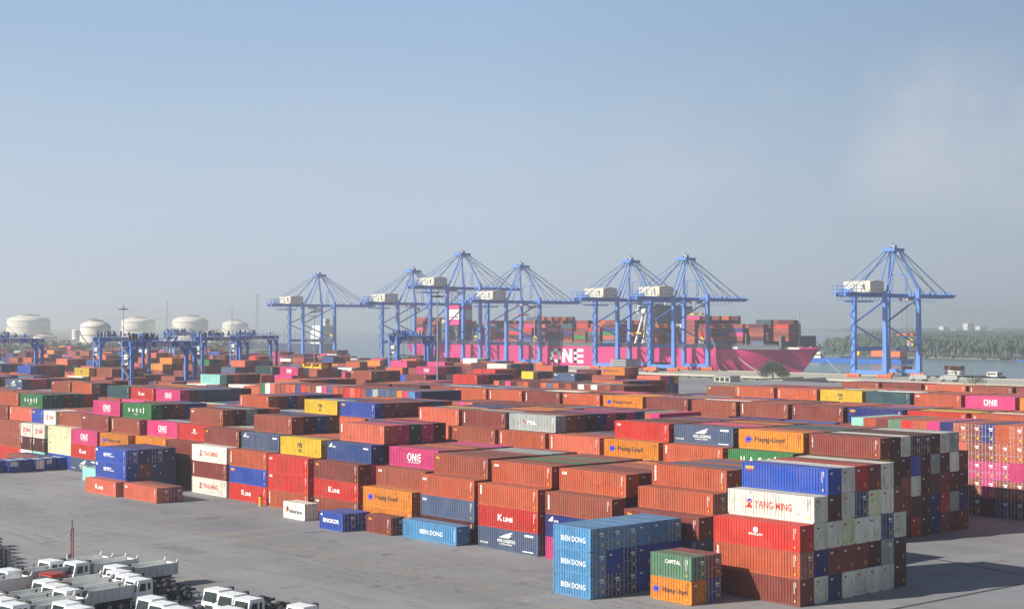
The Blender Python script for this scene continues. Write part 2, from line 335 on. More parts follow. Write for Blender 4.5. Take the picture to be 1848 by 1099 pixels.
def lettering(logo, L, h, door=0):
    k = ('lett', logo, L, h, door)
    if k in _pm: return _pm[k]
    mb = MB(); X = CW/2+.002; U = Vector((0,-1,0)); Z = Vector((0,0,1))
    def T(s, z, txt, ht, w, m='white', b=.012): text(mb, txt, (-X, L/2-s, z), U, Z, ht, w, m, b)
    def B(s, z, w, ht, m='white'):
        y = L/2-s; mb.add([(-X,y,z),(-X,y-w,z),(-X,y-w,z+ht),(-X,y,z+ht)], [(0,1,2,3)], m)
    def P(pts, m='white'): mb.add([(-X, L/2-s, z) for s, z in pts], [tuple(range(len(pts)))], m)
    def code(dark=False):
        c = 'blackl' if dark else 'white'
        for i in range(9): B(L-.86, h-.42-i*.14, .09, .085, c)
        for i in range(4): B(L-.62, h-.42-i*.14, .09, .085, c)
        B(L-.8, .42, .17, .24, 'yell')
    full = L > 8; lg = logo.split(':')[0]
    if lg == 'ONE':
        s0, z0, H_, w = L*.38, h*.34, h*.40, L*.062
        t = .21 if full else .18
        for (a,b,c,d) in ((0,0,t,H_),(w*1.3-t,0,t,H_),(0,0,w*1.3,t),(0,H_-t,w*1.3,t)): B(s0+a, z0+b, c, d)
        n = s0+w*1.3+.22; B(n,z0,t,H_); B(n+w*1.3-t,z0,t,H_)
        mb.add([(-X-.001, L/2-(n+a), z0+b) for a, b in ((0,H_),(t,H_),(w*1.3,0),(w*1.3-t,0))], [(0,1,2,3)], 'white')
        e = n+w*1.3+.22; B(e,z0,t,H_)
        for q in (0,(H_-t)/2,H_-t): B(e,z0+q,w*1.15,t)
        T(s0, h*.24, 'OCEAN NETWORK EXPRESS', .16, L*.25)
    elif lg == 'KLINE':
        T(L*.34, h*.36, 'K', h*.30, .95, 'white', .022); T(L*.34+1.15, h*.36, 'LINE', h*.20, 1.9*(1 if full else .7), 'white', .022); code()
    elif lg == 'MAGELLAN':
        T(L*.42, h*.45, 'MAGELLAN', .26, 1.9)
        cx, cz = L*.42+.95, h*.66
        P([(cx+.32*math.cos(a*.5236), cz+.32*math.sin(a*.5236)) for a in range(12)]); code()
    elif lg == 'YANGMING':
        s0 = L*.22; z0 = h*.34
        P([(s0,z0),(s0+.9,z0),(s0+.9,z0+.16),(s0+.62,z0+.38),(s0+.62,z0+.5),(s0+.9,z0+.74),(s0+.9,z0+.95),(s0+.5,z0+.55),(s0+.4,z0+.55),(s0,z0+.95),(s0,z0+.74),(s0+.3,z0+.5),(s0+.3,z0+.38),(s0,z0+.16)], 'redl')
        P([(s0+.12,z0+1),(s0+.78,z0+1),(s0+.45,z0+.62)], 'bluel')
        T(s0+1.25, z0+.08, 'YANG MING', .84, L*.43, 'redl', .006); code(True)
    elif lg == 'SEACO':
        T(.55, h-.72, 'seaco', .34, 1.2, 'yell', .03); B(.55, h-.92, 1.1, .10, 'redl'); code()
    elif lg == 'HAPAG':
        s0 = L*.10 if full else .35; z0 = h*.33; q = 1 if full else .72
        for k in (0, .52*q):
            P([(s0+k+.45*q,z0+.95*q),(s0+k+.75*q,z0+.95*q),(s0+k+.6*q,z0+.6*q),(s0+k+.95*q,z0+.6*q),(s0+k+.85*q,z0+.42*q),(s0+k+.5*q,z0+.36*q),(s0+k+.62*q,z0),(s0+k+.35*q,z0),(s0+k,z0+.5*q)], 'bluel')
        T(s0+1.95*q, z0+.05, 'Hapag-Lloyd', .95*q, L*.46 if full else 3.7, 'blackl', .018); code(True)
    elif lg == 'MSC':
        T(L*.43, h*.46, 'm', .75, 1.35, 'blackl', .03); T(L*.45, h*.19, 'sc', .55, 1.1, 'blackl', .03)
    elif lg == 'NYK':
        s0 = L*.36
        P([(s0,h*.60),(s0+1.5,h*.78),(s0+2.8,h*.90),(s0+2.2,h*.72),(s0+2.6,h*.74),(s0+1.9,h*.60)])
        T(s0-.3, h*.38, 'NYK LOGISTICS', .42, 3.6, 'white', .02); T(s0+.1, h*.27, '& MEGACARRIER', .18, 2.6)
        T(.4, h*.22, 'NYK LINE', .22, 1.7); B(L-2.6, h*.80, 1.7, .26); B(L-3.0, h*.10, 2.1, .12)
    elif lg == 'NYKS':
        P([(.5,h*.70),(1.2,h*.90),(1.5,h*.92),(1.3,h*.70)]); B(L-2.1, h*.74, 1.3, .22); T(1.6, h*.66, 'NYK', .35, .9)
    elif lg == 'BIEN':
        T(L*(.33 if full else .22), h*.36, 'BIEN DONG', h*.24 if full else .6, L*.42 if full else 3.9, 'white', .004)
        if full: B(L-.5, .5, .06, 1.6)
    elif lg == 'SINOKOR': T(.9, h*.40, 'SINOKOR', .62, 4.2, 'white', .022); B(.35, h-.6, .4, .3)
    elif lg == 'INTERASIA':
        T(1.75, h*.36, 'Interasia', .62, 3.6, 'blackl', .03); P([(.8,h*.35),(1.55,h*.5),(1.5,h*.68),(.95,h*.62)], 'redl'); P([(.9,h*.5),(1.35,h*.62),(1.2,h*.74),(.85,h*.66)], 'blackl')
    elif lg == 'KMTC': T(L*.28, h*.40, 'KMTC', h*.25, 3.1, 'white', .028); T(L*.28+3.15, h*.40, 'LINE', .22, 1.0); B(.3, h-.7, .5, .45); code()
    elif lg == 'CAPITAL': T(L*.36, h*.62, 'CAPITAL', .42, 2.3); code()
    elif lg == 'UASC':
        for i, ch in enumerate('UASC'): T(L*.2+i*1.65, h*.42, ch, h*.26, .75, 'white', .022)
        B(L*.2+6.4, h*.36, .28, h*.42); T(L*.4, h*.24, 'UASC.NET', .2, 1.8)
    elif lg == 'MOL': T(L*.40, h*.40, 'MOL', h*.22, 2.4, 'white', .028); P([(L*.30,h*.62),(L*.34,h*.62),(L*.37,h*.40),(L*.35,h*.40)], 'redl'); code()
    elif lg == 'CAI': T(.5, h-.78, 'CAI', .36, .9, 'white', .04); code()
    elif lg == 'CAIR': T(.5, h-.78, 'CAI', .36, .9, 'redl', .04); code(True)
    elif lg == 'TEX':
        text(mb, 'textainer', (-X, L/2-.75, h*.2), Z, -U, .34, 2.0, 'white', .03); code()
    elif lg == 'TRITON':
        for i, ch in enumerate('TRITON'): T(.45, h-.55-i*.27, ch, .2, .2, 'white', .02)
        code()
    elif lg == 'TAL': T(.5, h-.75, 'TAL', .3, .9, 'yell', .03); code()
    elif lg == 'VERT':
        for i in range(4): B(.45, h-.5-i*.32, .3, .22)
        code()
    else: code(lg == 'DARK')
    if not door:   # small marks on the plain end
        Y = L/2+.002
        mb.add([(-.75,-Y,h-.62),(-.35,-Y,h-.62),(-.35,-Y,h-.42),(-.75,-Y,h-.42)], [(0,1,2,3)], 'white' if lg != 'YANGMING' else 'redl')
        mb.add([(.6,-Y,.5),(.78,-Y,.5),(.78,-Y,.9),(.6,-Y,.9)], [(0,1,2,3)], 'yell')
    _pm[k] = mb.mesh('lettering'); return _pm[k]

# ------------------------------------------------------------ container yard: where every container stands
# world axes: x runs away to the right (across the rows of a block), y runs away to the left (along the quay)
HC, ST, L4, L2 = 2.896, 2.591, 12.19, 6.06
BOX = []      # dicts: x,y (centre), z, L, h, rot, col, logo, door, lab, blk
LOGOS = {'rust brown': ['TEX','CAI','VERT','PLAIN','PLAIN','TRITON'], 'burnt orange': ['TEX','PLAIN','PLAIN','TEX'], 'brick brown': ['VERT','PLAIN','TRITON','TAL'],
 'dark maroon': ['PLAIN','TAL','CAI'], 'bright red': ['KLINE','CAI','PLAIN'], 'amber orange': ['HAPAG'], 'navy blue': ['SEACO','PLAIN'], 'royal blue': ['SEACO','PLAIN'],
 'dusty grey-blue': ['NYKS','NYK'], 'bright pink': ['ONE'], 'off-white': ['YANGMING'], 'light grey': ['MOL'], 'bright yellow': ['MSC'], 'leaf green': ['UASC'],
 'dark teal': ['PLAIN'], 'pale aqua': ['PLAIN'], 'faded salmon': ['TEX','PLAIN'], 'steel blue': ['NYKS','PLAIN'], 'sky blue': ['PLAIN'], 'pale cream': ['CAIR']}
ORD = ['zeroth','first','second','third','fourth','fifth','sixth','seventh','eighth','ninth','tenth','eleventh','twelfth','thirteenth','fourteenth','fifteenth','sixteenth','seventeenth','eighteenth','nineteenth','twentieth','twenty-first','twenty-second','twenty-third','twenty-fourth','twenty-fifth','twenty-sixth','twenty-seventh','twenty-eighth','twenty-ninth','thirtieth']
def put(x, y, z, L, h, col, logo=None, rot=0, door=None, lab='', blk='', **k):
    if logo is None: logo = rnd.choice(LOGOS.get(col, ['PLAIN'])) if L > 8 else 'PLAIN'
    if door is None: door = 1 if rnd.random() < .35 else 0
    BOX.append(dict(x=x, y=y, z=z, L=L, h=h, col=col, logo=logo, rot=rot, door=door, lab=lab, blk=blk, row=k.get('row', 0), tier=k.get('tier', 1), bay=k.get('bay', 0)))
ROWW = 2.475
def bay(blk, name, bi, U, V0, hts, spec={}, h=HC, L=L4, pal=None, dr=.3):
    """one bay (stacks side by side along x); hts = tiers per row; spec[(row,tier)] = (colour, logo, door)"""
    prev = None
    for r, n in enumerate(hts):
        for t in range(1, n+1):
            sp = spec.get((r, t))
            if isinstance(sp, str): sp = (sp, 'PLAIN', 0)
            if sp: col, logo, door = (tuple(sp)+(None, None))[:3]
            else:
                col = rcol() if (pal is None or rnd.random() < .2) else rnd.choice(pal)
                if prev and rnd.random() < .12: col = prev
                logo = None; door = 1 if rnd.random() < dr else 0
            if t == n: prev = col
            put(V0+ROWW*(r+.5), U+L/2, (t-1)*h, L, h, col, logo, 0, door, name, blk, row=r, tier=t, bay=bi)
RB,BO,BR,DM,RED,AM,NV,RBL,SKY,GB,PK,WH,CR,LG,YE,GR,TL,AQ,FS,SB,SG = 'rust brown','burnt orange','brick brown','dark maroon','bright red','amber orange','navy blue','royal blue','sky blue','dusty grey-blue','bright pink','off-white','pale cream','light grey','bright yellow','leaf green','dark teal','pale aqua','faded salmon','steel blue','sage green'
# ---- block A, nearest
A8 = [3,4,5,5,5,5,5,4]
def ends(t, cols, spec):  # colours of successive rows at tier t, with door flag
    for r, c in cols.items(): spec[(r, t)] = c if isinstance(c, tuple) else (c, 'PLAIN', 0)
sp = {}
ends(1, {0:(BR,'TAL',0),1:(WH,'YANGMING',0),2:NV,3:(WH,'YANGMING',0),4:(WH,'YANGMING',0),5:(WH,'YANGMING',0),6:(WH,'YANGMING',0),7:DM}, sp)
ends(2, {0:(BO,'TEX',1),1:NV,2:BR,3:BR,4:BR,5:DM,6:(LG,'PLAIN',1),7:DM}, sp)
ends(3, {0:(RED,'MAGELLAN',0),1:(WH,'YANGMING',0),2:(WH,'YANGMING',0),3:(CR,'YANGMING',0),4:(WH,'YANGMING',0),5:(WH,'YANGMING',0),6:(NV,'PLAIN',1),7:(WH,'YANGMING',0)}, sp)
ends(4, {1:(WH,'YANGMING',0),2:DM,3:(WH,'YANGMING',0),4:(NV,'PLAIN',1),5:(CR,'YANGMING',0),6:(WH,'YANGMING',0),7:BR}, sp)
ends(5, {2:(RBL,'SEACO',0),3:(WH,'YANGMING',0),4:(RED,'PLAIN',0),5:BR,6:(WH,'YANGMING',0)}, sp)
bay('A','near block',1, 99.6, 128.1, [3,4,5,5,5,5,5,4], sp)
bay('A','near block',2, 115.9, 130.2, [3,4,5,5,5,5,5,4], {(0,1):(PK,'PLAIN',0),(0,2):(GB,'PLAIN',0),(0,3):(BR,'TAL',0),(1,4):(BO,'PLAIN',1),(2,5):(BO,'TEX',0),(3,5):(GB,'PLAIN',0),(4,5):(RB,'PLAIN',0),(5,5):(GB,'PLAIN',0),(1,3):(TL,'PLAIN',0),(2,4):(TL,'PLAIN',0),(1,2):(DM,'PLAIN',0)}, h=ST)
bay('A','near block',3, 130.0, 130.0, [3,4,4,4,4,4,4,4], {(0,1):(PK,'PLAIN',0),(0,2):(NV,'NYKS',0),(0,3):(RB,'TEX',0),(1,4):(BO,'CAI',0),(2,4):(BR,'PLAIN',0),(3,4):(BR,'PLAIN',0),(1,3):(DM,'PLAIN',0)})
bay('A','near block',4, 143.9, 130.2, [3,4,4,4,4,4,4,4], {(0,1):(GB,'NYK',1),(0,2):(RED,'KLINE',0),(0,3):(BO,'VERT',0),(1,4):(BO,'CAI',0),(2,4):(BR,'PLAIN',0),(3,4):(GR,'PLAIN',0),(4,4):(RB,'PLAIN',0),(5,4):(SG,'PLAIN',0),(6,4):(RB,'PLAIN',0)})
bay('A','near block',5, 158.4, 131.4, [3,4,4,4,4,4,4,4], {(0,1):(DM,'PLAIN',0),(0,2):(GB,'CAI',0),(0,3):(BO,'CAI',0),(1,4):(RB,'TAL',0),(2,4):(BR,'PLAIN',0)})
bay('A','near block',6, 172.7, 131.4, [2,3,4,4,4,4,4,4], {(0,1):(AM,'PLAIN',0),(0,2):(AM,'HAPAG',0),(1,3):(RB,'CAI',0),(2,4):(PK,'ONE',0),(3,4):(RB,'PLAIN',0)})
bay('A','near block',7, 187.5, 132.3, [3,4,5,5,5,5,5,4], {(0,1):(RB,'CAI',0),(0,2):(RED,'KLINE',0),(0,3):(BR,'TAL',0),(1,3):(PK,'PLAIN',1),(1,4):(SB,'NYKS',0),(2,5):(FS,'VERT',0),(3,5):(PK,'PLAIN',0),(4,5):(TL,'PLAIN',0),(5,5):(PK,'PLAIN',0),(6,5):(DM,'CAI',0),(2,4):(DM,'PLAIN',0),(3,4):(PK,'PLAIN',0)})
bay('A','near block',8, 201.4, 132.3, [3,4,4,4,4,4,4,4], {(0,1):(BO,'TEX',0),(0,2):(RED,'CAI',0),(0,3):(RED,'CAI',0),(1,4):(YE,'MSC',0),(2,4):(RB,'PLAIN',0)})
bay('A','near block',9, 215.1, 133.0, [3,4,5,5,5,5,4,4], {(0,1):(RED,'KLINE',0),(0,2):(RBL,'SEACO',0),(0,3):(BO,'TEX',0),(1,4):(GB,'NYKS',0),(2,5):(RB,'PLAIN',0),(3,5):(DM,'PLAIN',0)})
bay('A','near block',10, 228.6, 133.2, [3,4,4,4,4,4,4,4], {(0,1):(WH,'YANGMING',0),(0,2):(BR,'TEX',0),(0,3):(WH,'YANGMING',0),(1,4):(BR,'TAL',0),(2,4):(RB,'PLAIN',0)})
bay('A','near block',11, 241.2, 134.8, [3,4,5,5,5,5,5,4], {(0,1):(DM,'PLAIN',0),(0,2):(DM,'PLAIN',0),(0,3):(BR,'PLAIN',0),(1,4):(RED,'MAGELLAN',0),(2,5):(RB,'CAI',0),(3,5):(DM,'PLAIN',0),(4,5):(LG,'PLAIN',0),(5,5):(DM,'PLAIN',0)})
bay('A','near block',12, 253.8, 134.8, [3,4,4,4,4,4,4,4], {(0,1):(RB,'PLAIN',0),(0,2):(RB,'PLAIN',0),(0,3):(AM,'PLAIN',0),(1,4):(PK,'ONE',0),(2,4):(LG,'PLAIN',0)})
bay('A','near block',13, 266.8, 133.6, [3,4,5,5,5,5,5,4], {(0,1):(RBL,'SEACO',0),(0,2):(PK,'PLAIN',0),(0,3):(AM,'HAPAG',0),(1,4):(RB,'TEX',0),(2,5):(GR,'UASC',0),(3,5):(DM,'PLAIN',0),(4,5):(BR,'PLAIN',0)})
bay('A','near block',14, 280.3, 133.6, [3,4,5,4,4,4,4,4], {(0,1):(GB,'NYK',0),(0,2):(RED,'KLINE',0),(0,3):(PK,'ONE',0),(1,4):(BR,'CAI',0),(2,5):(PK,'ONE',0),(3,4):(SKY,'PLAIN',0)})
bay('A','near block',15, 292.9, 134.2, [3,4,4,4,4,4,4,4], {(0,1):(RBL,'PLAIN',0),(0,2):(CR,'CAIR',0),(0,3):(CR,'CAIR',0),(1,4):(RB,'TAL',0)})
for i, u in enumerate((305.6, 312.0)):
    bay('A','near block',16+i, u, 133.6, [3,4,4,4,4,4,4,4], {(0,1):((AQ,WH)[i],'PLAIN',0),(0,2):(DM,'VERT',0),(0,3):(WH,'YM20',0),(1,4):((WH,RBL)[i],('YM20','SEACO')[i],0)}, L=L2)
bay('A','near block',18, 319.0, 134.0, [3,4,5,5,5,5,5,4], {(0,1):(RED,'PLAIN',0),(0,2):(RB,'PLAIN',0),(0,3):(RB,'PLAIN',0),(1,4):(FS,'VERT',0),(2,5):(GR,'UASC',0),(3,5):(TL,'PLAIN',0),(4,5):(DM,'PLAIN',0),(5,5):(TL,'PLAIN',0),(6,5):(BO,'PLAIN',0)})
bay('A','near block',19, 332.2, 134.0, [3,4,5,5,5,5,4,4])
bay('A','near block',20, 345.4, 134.0, [3,4,4,4,4,4,4,4])
# ---- block B
B11 = [3,4,5,5,5,5,5,5,5,5,4]; B4 = [3,4,4,4,4,4,4,4,4,4,4]
bspec = {1: {(2,5):(BR,'TRITON',0),(3,5):DM,(4,5):(WH,'YANGMING',0),(5,5):(DM,'PLAIN',1),(6,5):(DM,'PLAIN',1),(7,5):DM,(8,5):(WH,'YANGMING',0),(9,5):(LG,'PLAIN',1),
   (4,4):(DM,'CAI',0),(5,4):(RBL,'PLAIN',1),(6,4):(DM,'PLAIN',0),(7,4):(LG,'PLAIN',0),(8,4):(DM,'PLAIN',0),(9,4):(WH,'PLAIN',0),(10,4):(BR,'PLAIN',0),
   (5,3):(WH,'PLAIN',0),(6,3):(DM,'CAI',0),(7,3):(DM,'PLAIN',1),(8,3):(BR,'PLAIN',0),(9,3):(DM,'CAI',0),(10,3):(DM,'PLAIN',0),
   (5,2):(DM,'PLAIN',1),(6,2):(DM,'CAI',0),(7,2):(NV,'PLAIN',0),(8,2):(RED,'PLAIN',0),(9,2):(LG,'PLAIN',1),(10,2):(NV,'PLAIN',0),
   (5,1):(RED,'PLAIN',0),(6,1):(DM,'PLAIN',0),(7,1):(NV,'PLAIN',0),(8,1):(BR,'CAI',0),(9,1):(DM,'PLAIN',1),(10,1):(BR,'PLAIN',0)},
 2: {(2,5):(AM,'HAPAG',0),(3,5):(BO,'PLAIN',0),(4,5):(BR,'PLAIN',0),(5,5):(TL,'PLAIN',0),(1,4):(GR,'UASC',0)},
 3: {(2,5):(GB,'NYK',0),(3,5):(BR,'PLAIN',0),(4,5):(PK,'PLAIN',0),(1,4):(BO,'VERT',0)},
 4: {(2,5):(RED,'CAI',0),(1,4):(AM,'HAPAG',0)},
 5: {(2,4):(RB,'PLAIN',0)}, 6: {(2,5):(LG,'MOL',0),(3,5):(RB,'PLAIN',0),(1,4):(BO,'TEX',0),(4,5):BR,(5,5):DM,(6,5):NV,(7,5):PK,(8,5):DM},
 7: {(2,5):(BR,'TEX',1),(1,4):(RB,'TAL',1),(3,5):(LG,'PLAIN',0)}, 8: {(2,5):(FS,'TEX',0),(1,4):(FS,'TEX',0),(3,5):(SG,'PLAIN',0)},
 9: {(1,4):(GB,'NYK',0)}, 10: {(2,5):(RBL,'SEACO',0),(1,4):(BO,'TEX',0)}, 11: {(2,5):(YE,'MSC',0),(1,4):(YE,'MSC',0),(1,3):(YE,'MSC',0)},
 12: {(2,5):(LG,'MOL',0)}, 13: {(2,5):(BO,'TEX',0)}, 14: {(2,5):(SKY,'PLAIN',0),(3,5):(RBL,'PLAIN',0)}, 16: {(2,5):(PK,'ONE',0)}, 17: {(2,5):(RED,'KLINE',0),(1,4):(PK,'ONE',0)}}
bu = [121.6+13.3*i for i in range(30)]
bh = {1: B11, 2: B11, 3: B11, 4: B11, 5: B4, 6: [3,4,5,5,5,5,5,5,5,5,5], 7: B11, 8: B11, 9: B4, 10: B11, 11: B11, 12: [3,4,4,4,4,4,4,4,4,4,4], 13: B11, 14: [3,4,4,4,4,4,4,4,4,4,4], 15: B4, 16: B11, 17: B11}
for i, u in enumerate(bu):
    n = i+1
    if n == 19: continue
    hts = bh.get(n) or rnd.choice([B11, B4, [2,4,4,5,5,5,4,4,5,5,4], [3,3,3,4,4,5,5,5,4,4,4], [1,2,2,5,5,5,3,3,4,4,4]])
    bay('B','second block', n, u, 169.4, hts, bspec.get(n, {}), pal=[DM,BR,DM,NV,RB,DM] if n == 1 else None)
# ---- crosswise blocks: long side across, door ends to the camera
def cross(blk, name, U0, n, V0, tiers, spec=None, door=.8, h=HC):
    for j in range(n):
        for t in range(1, tiers+1):
            c = (spec or {}).get((j, t)) or rcol()
            put(V0+L4/2, U0+ROWW*(j+.5), (t-1)*h, L4, h, c, 'PLAIN', 1, 1 if rnd.random() < door else 0, name, blk, row=0, tier=t, bay=j+1)
s = {}
seq5 = [BO,BR,NV,BR,BO,BO,NV,BR,BO,NV,PK,BO,RED,SG,BR,BO,AQ]
for j, c in enumerate(seq5[::1]): s[(j+3, 5)] = c
for j in range(14): s[(j, 3)] = PK
for j, c in enumerate([NV,BO,SG,RB,RB,BO,BO]): s[(j+2, 4)] = c
for j in range(14): s[(j, 1)] = [NV,DM,DM,DM][j % 4]
cross('T','right crosswise block', 103.5, 20, 211.0, 5, s)
cross('V','middle crosswise block', 198.0, 27, 211.0, 5, {(0,5):PK,(1,5):BO,(2,5):AQ}, h=ST)
cross('Q','left crosswise block', 277.5, 29, 214.0, 5, {(0,5):NV,(1,5):SKY,(2,5):PK,(3,5):AM,(4,5):GB,(5,5):GB,(6,5):GB,(7,5):LG,(8,5):SB,(9,5):RB,(10,5):RED,(11,5):FS,(12,5):RED,(13,5):RB,(14,5):BO,(15,5):GB,(16,5):PK,(17,5):WH,(18,5):RB,(19,5):RB,(20,5):RED,(21,5):SB,(22,5):BO,(23,5):BO}, door=.15)
cross('W','far crosswise block', 268.5, 21, 273.0, 5)
# ---- block D onwards
def block(blk, name, V0, U0, n, rows, prof, spec={}, front=None, skip=()):
    for i in range(n):
        if i+1 in skip: continue
        u = U0+13.3*i
        hts = prof(i)
        bay(blk, name, i+1, u, V0, hts[:rows], spec.get(i+1, {}), dr=.25)
def P1(i): return [3,4,5,5,5,5,5,5,5]
def prnd(lo, hi, bad=.15):
    def f(i):
        if rnd.random() < bad: return [rnd.randint(1,3)]*4+[rnd.randint(2,4)]*5
        k = rnd.randint(lo, hi); a = rnd.randint(0, 3)
        return [max(1, k-2)]*a + [max(1, k-1)]*rnd.randint(1,2) + [k]*rnd.randint(2,6) + [max(1,k-rnd.randint(0,2))]*9
    return f
block('D','third block', 230.0, 105.8, 12, 9, P1, {1:{(2,5):(NV,'SEACO',0)},2:{(2,5):(RBL,'SEACO',0)},3:{(2,5):(BO,'TEX',0)},4:{(2,5):(RED,'KLINE',0)},5:{(2,5):(NV,'SEACO',0)},6:{(2,5):(BR,'TRITON',0)},7:{(2,5):(RB,'TEX',0)},8:{(2,5):(RB,'PLAIN',0)},
  11:{(2,5):(BO,'CAI',0),(3,5):DM,(4,5):DM,(5,5):DM,(6,5):BO},12:{(2,5):(BR,'TEX',0)}})
block('D','third block', 230.0, 265.4, 27, 9, lambda i: P1(i) if i in (0,1,3,4) else prnd(3,5)(i), {2:{(2,5):(BO,'TEX',0),(3,5):DM,(4,5):LG,(5,5):RBL,(6,5):DM,(7,5):LG}})
block('E','fourth block', 290.0, 131.0, 9, 9, P1, {4:{(2,5):(PK,'ONE',0)},5:{(2,5):(BO,'CAI',0)},7:{(2,5):(YE,'MSC',0)},8:{(2,5):(BO,'TEX',0)},9:{(2,5):(BO,'TEX',0)},
 3:{(2,5):(AM,'HAPAG',0)}})
block('E','fourth block', 290.0, 290.6, 36, 9, lambda i: P1(i) if i in (0,) else prnd(2,5,.25)(i), {1:{(2,5):(BO,'TEX',0)}})
block('F','fifth block', 336.0, 185.0, 5, 6, P1, {2:{(2,5):(RB,'TEX',0)},3:{(2,5):(BO,'TEX',0)},4:{(2,5):(BR,'MSC',0)}})
block('F','fifth block', 336.0, 290.0, 46, 8, prnd(2,5,.25))
for k, (v, u0, n, nm, rr, lo, hi) in enumerate([(386,371,50,'sixth',8,3,5),(420,412,52,'seventh',9,2,4),(452,455,54,'eighth',8,2,4),(480,520,53,'ninth',9,2,3),(512,600,48,'tenth',8,2,3),(542,690,41,'eleventh',9,1,3),(575,790,34,'twelfth',9,1,3),(606,900,25,'thirteenth',8,1,3)]):
    block('GHIJKLMN'[k], nm+' block', v, u0, n, rr, prnd(lo, hi, .25), {1:{(0,k2):(RED,'KLINE',0) for k2 in (3,)},3:{(0,4):(RB,'PLAIN',0)}} if k == 0 else {})
# ---- loose stacks standing on the apron in front
def stack(blk, name, bi, U, V, hts, spec, h=ST, L=L2): bay(blk, name, bi, U, V, hts, spec, h, L)
bd = {}
for r in range(6):
    for t in (1,2,3): bd[(r,t)] = (SKY if (r == 0 or t == 3) else (RBL if (r,t) in ((1,2),(3,1),(3,2),(3,3),(4,2),(4,3),(5,2)) else 'steel blue'), 'BIEN' if r == 0 else 'PLAIN', 0 if (r,t) in ((1,2),(3,1),(3,2),(3,3),(4,2),(4,3),(5,2)) else 1)
bd[(0,1)] = bd[(0,2)] = bd[(0,3)] = (SKY,'BIEN',1)
bay('X','pale blue front stack', 1, 117.45, 114.1, [3]*6, bd, ST, L2)
bay('Y','small pair of stacks', 1, 107.8, 119.9, [2,2], {(0,2):(SG,'CAPITAL',1),(0,1):(AM,'HAPAG',0),(1,2):(BR,'PLAIN',1),(1,1):(SB,'PLAIN',1)}, ST, L2)
bay('Z','apron row', 1, 158.0, 127.9, [1], {(0,1):(SKY,'BIEN',0)}, ST, L4)
bay('Z','apron row', 2, 171.8, 127.0, [1], {(0,1):(BR,'TAL',1)}, ST, L2)
bay('Z','apron row', 3, 179.6, 124.0, [1,1], {(0,1):(RBL,'SINOKOR',1),(1,1):(RBL,'PLAIN',1)}, ST, L2)
bay('Z','apron row', 4, 193.5, 126.5, [1], {(0,1):(WH,'INTERASIA',1)}, ST, L2)
bay('Z','apron row', 5, 229.0, 120.0, [1,1], {(0,1):(FS,'CAI',1),(1,1):(BR,'PLAIN',1)}, ST, L4)
bay('Z','apron row', 6, 242.2, 119.0, [1], {(0,1):(FS,'KLINE',1)}, ST, L4)
km = {}
for r in range(4):
    for t in (1,2,3): km[(r,t)] = (RBL if r == 0 else NV, 'KMTC' if r == 0 else 'PLAIN', 1 if (r+t) % 2 else 0)
km[(1,2)] = (BR,'PLAIN',0)
bay('K2','blue front stack', 1, 245.6, 122.6, [3]*4, km, ST, L4)
bay('Z','apron row', 7, 267.2, 127.2, [1], {(0,1):(AQ,'PLAIN',0)}, ST, L2)
bay('Z','apron row', 8, 300.5, 128.0, [1,1], {(0,1):(RB,'PLAIN',0),(1,1):(NV,'PLAIN',1)}, ST, L4)
# ---- cargo on the big ship (x 749..797, y along the hull)
def shipbay(u, rows, x0, zb, hts, blk='ship'):
    for r in range(rows):
        n = hts[r % len(hts)] if isinstance(hts, list) else hts
        for t in range(n):
            put(x0+2.5*(r+.5), u+L4/2, zb+t*2.75, L4, 2.75, scol(), None, 0, 0, 'ship', blk, row=r, tier=t+1)
srng = random.Random(3)
SHIPB = [(597.5,5,757.5,19.5,[4,4,5,5]),(613.5,12,752,17,[5,5,5,6]),(629,18,750,17,[5,4,4]),(643,18,749,17,[2,4,5]),(655,19,749,17,[4,5]),(670,19,749,17,[6,6,7,6]),(685,19,749,17,[2,4,5]),(699,19,749,17,[4,4,5]),
 (746,19,749,17,[5,6,5]),(761,19,749,17,[4,5,5,6]),(776,19,749,17,[3,6,6]),(790,19,749,17,[5,5,4]),(805,19,749,17,[4,5,6]),(820,19,749,17,[2,5,5]),(834,19,749,17,[4,6,7]),(849,19,749,17,[5,4]),(864,19,749,17,[4,5]),(878,19,749,17,[6,5,5]),(893,19,749,17,[4,5,5]),(954,19,749,17,[5,6]),(969,19,749,17,[6,7,6])]
for u, n, x0, z, h in SHIPB: shipbay(u, n, x0, z, h)
# ---- containers on the quay, barges
for z_, c_ in ((-2.0,'dusty grey-blue'),(.6,'dusty grey-blue'),(3.2,'brick brown')): put(752.5, 503+L2/2, z_, L2, ST, c_, 'PLAIN', 0, 0, 'barge', 'barge', tier=1)

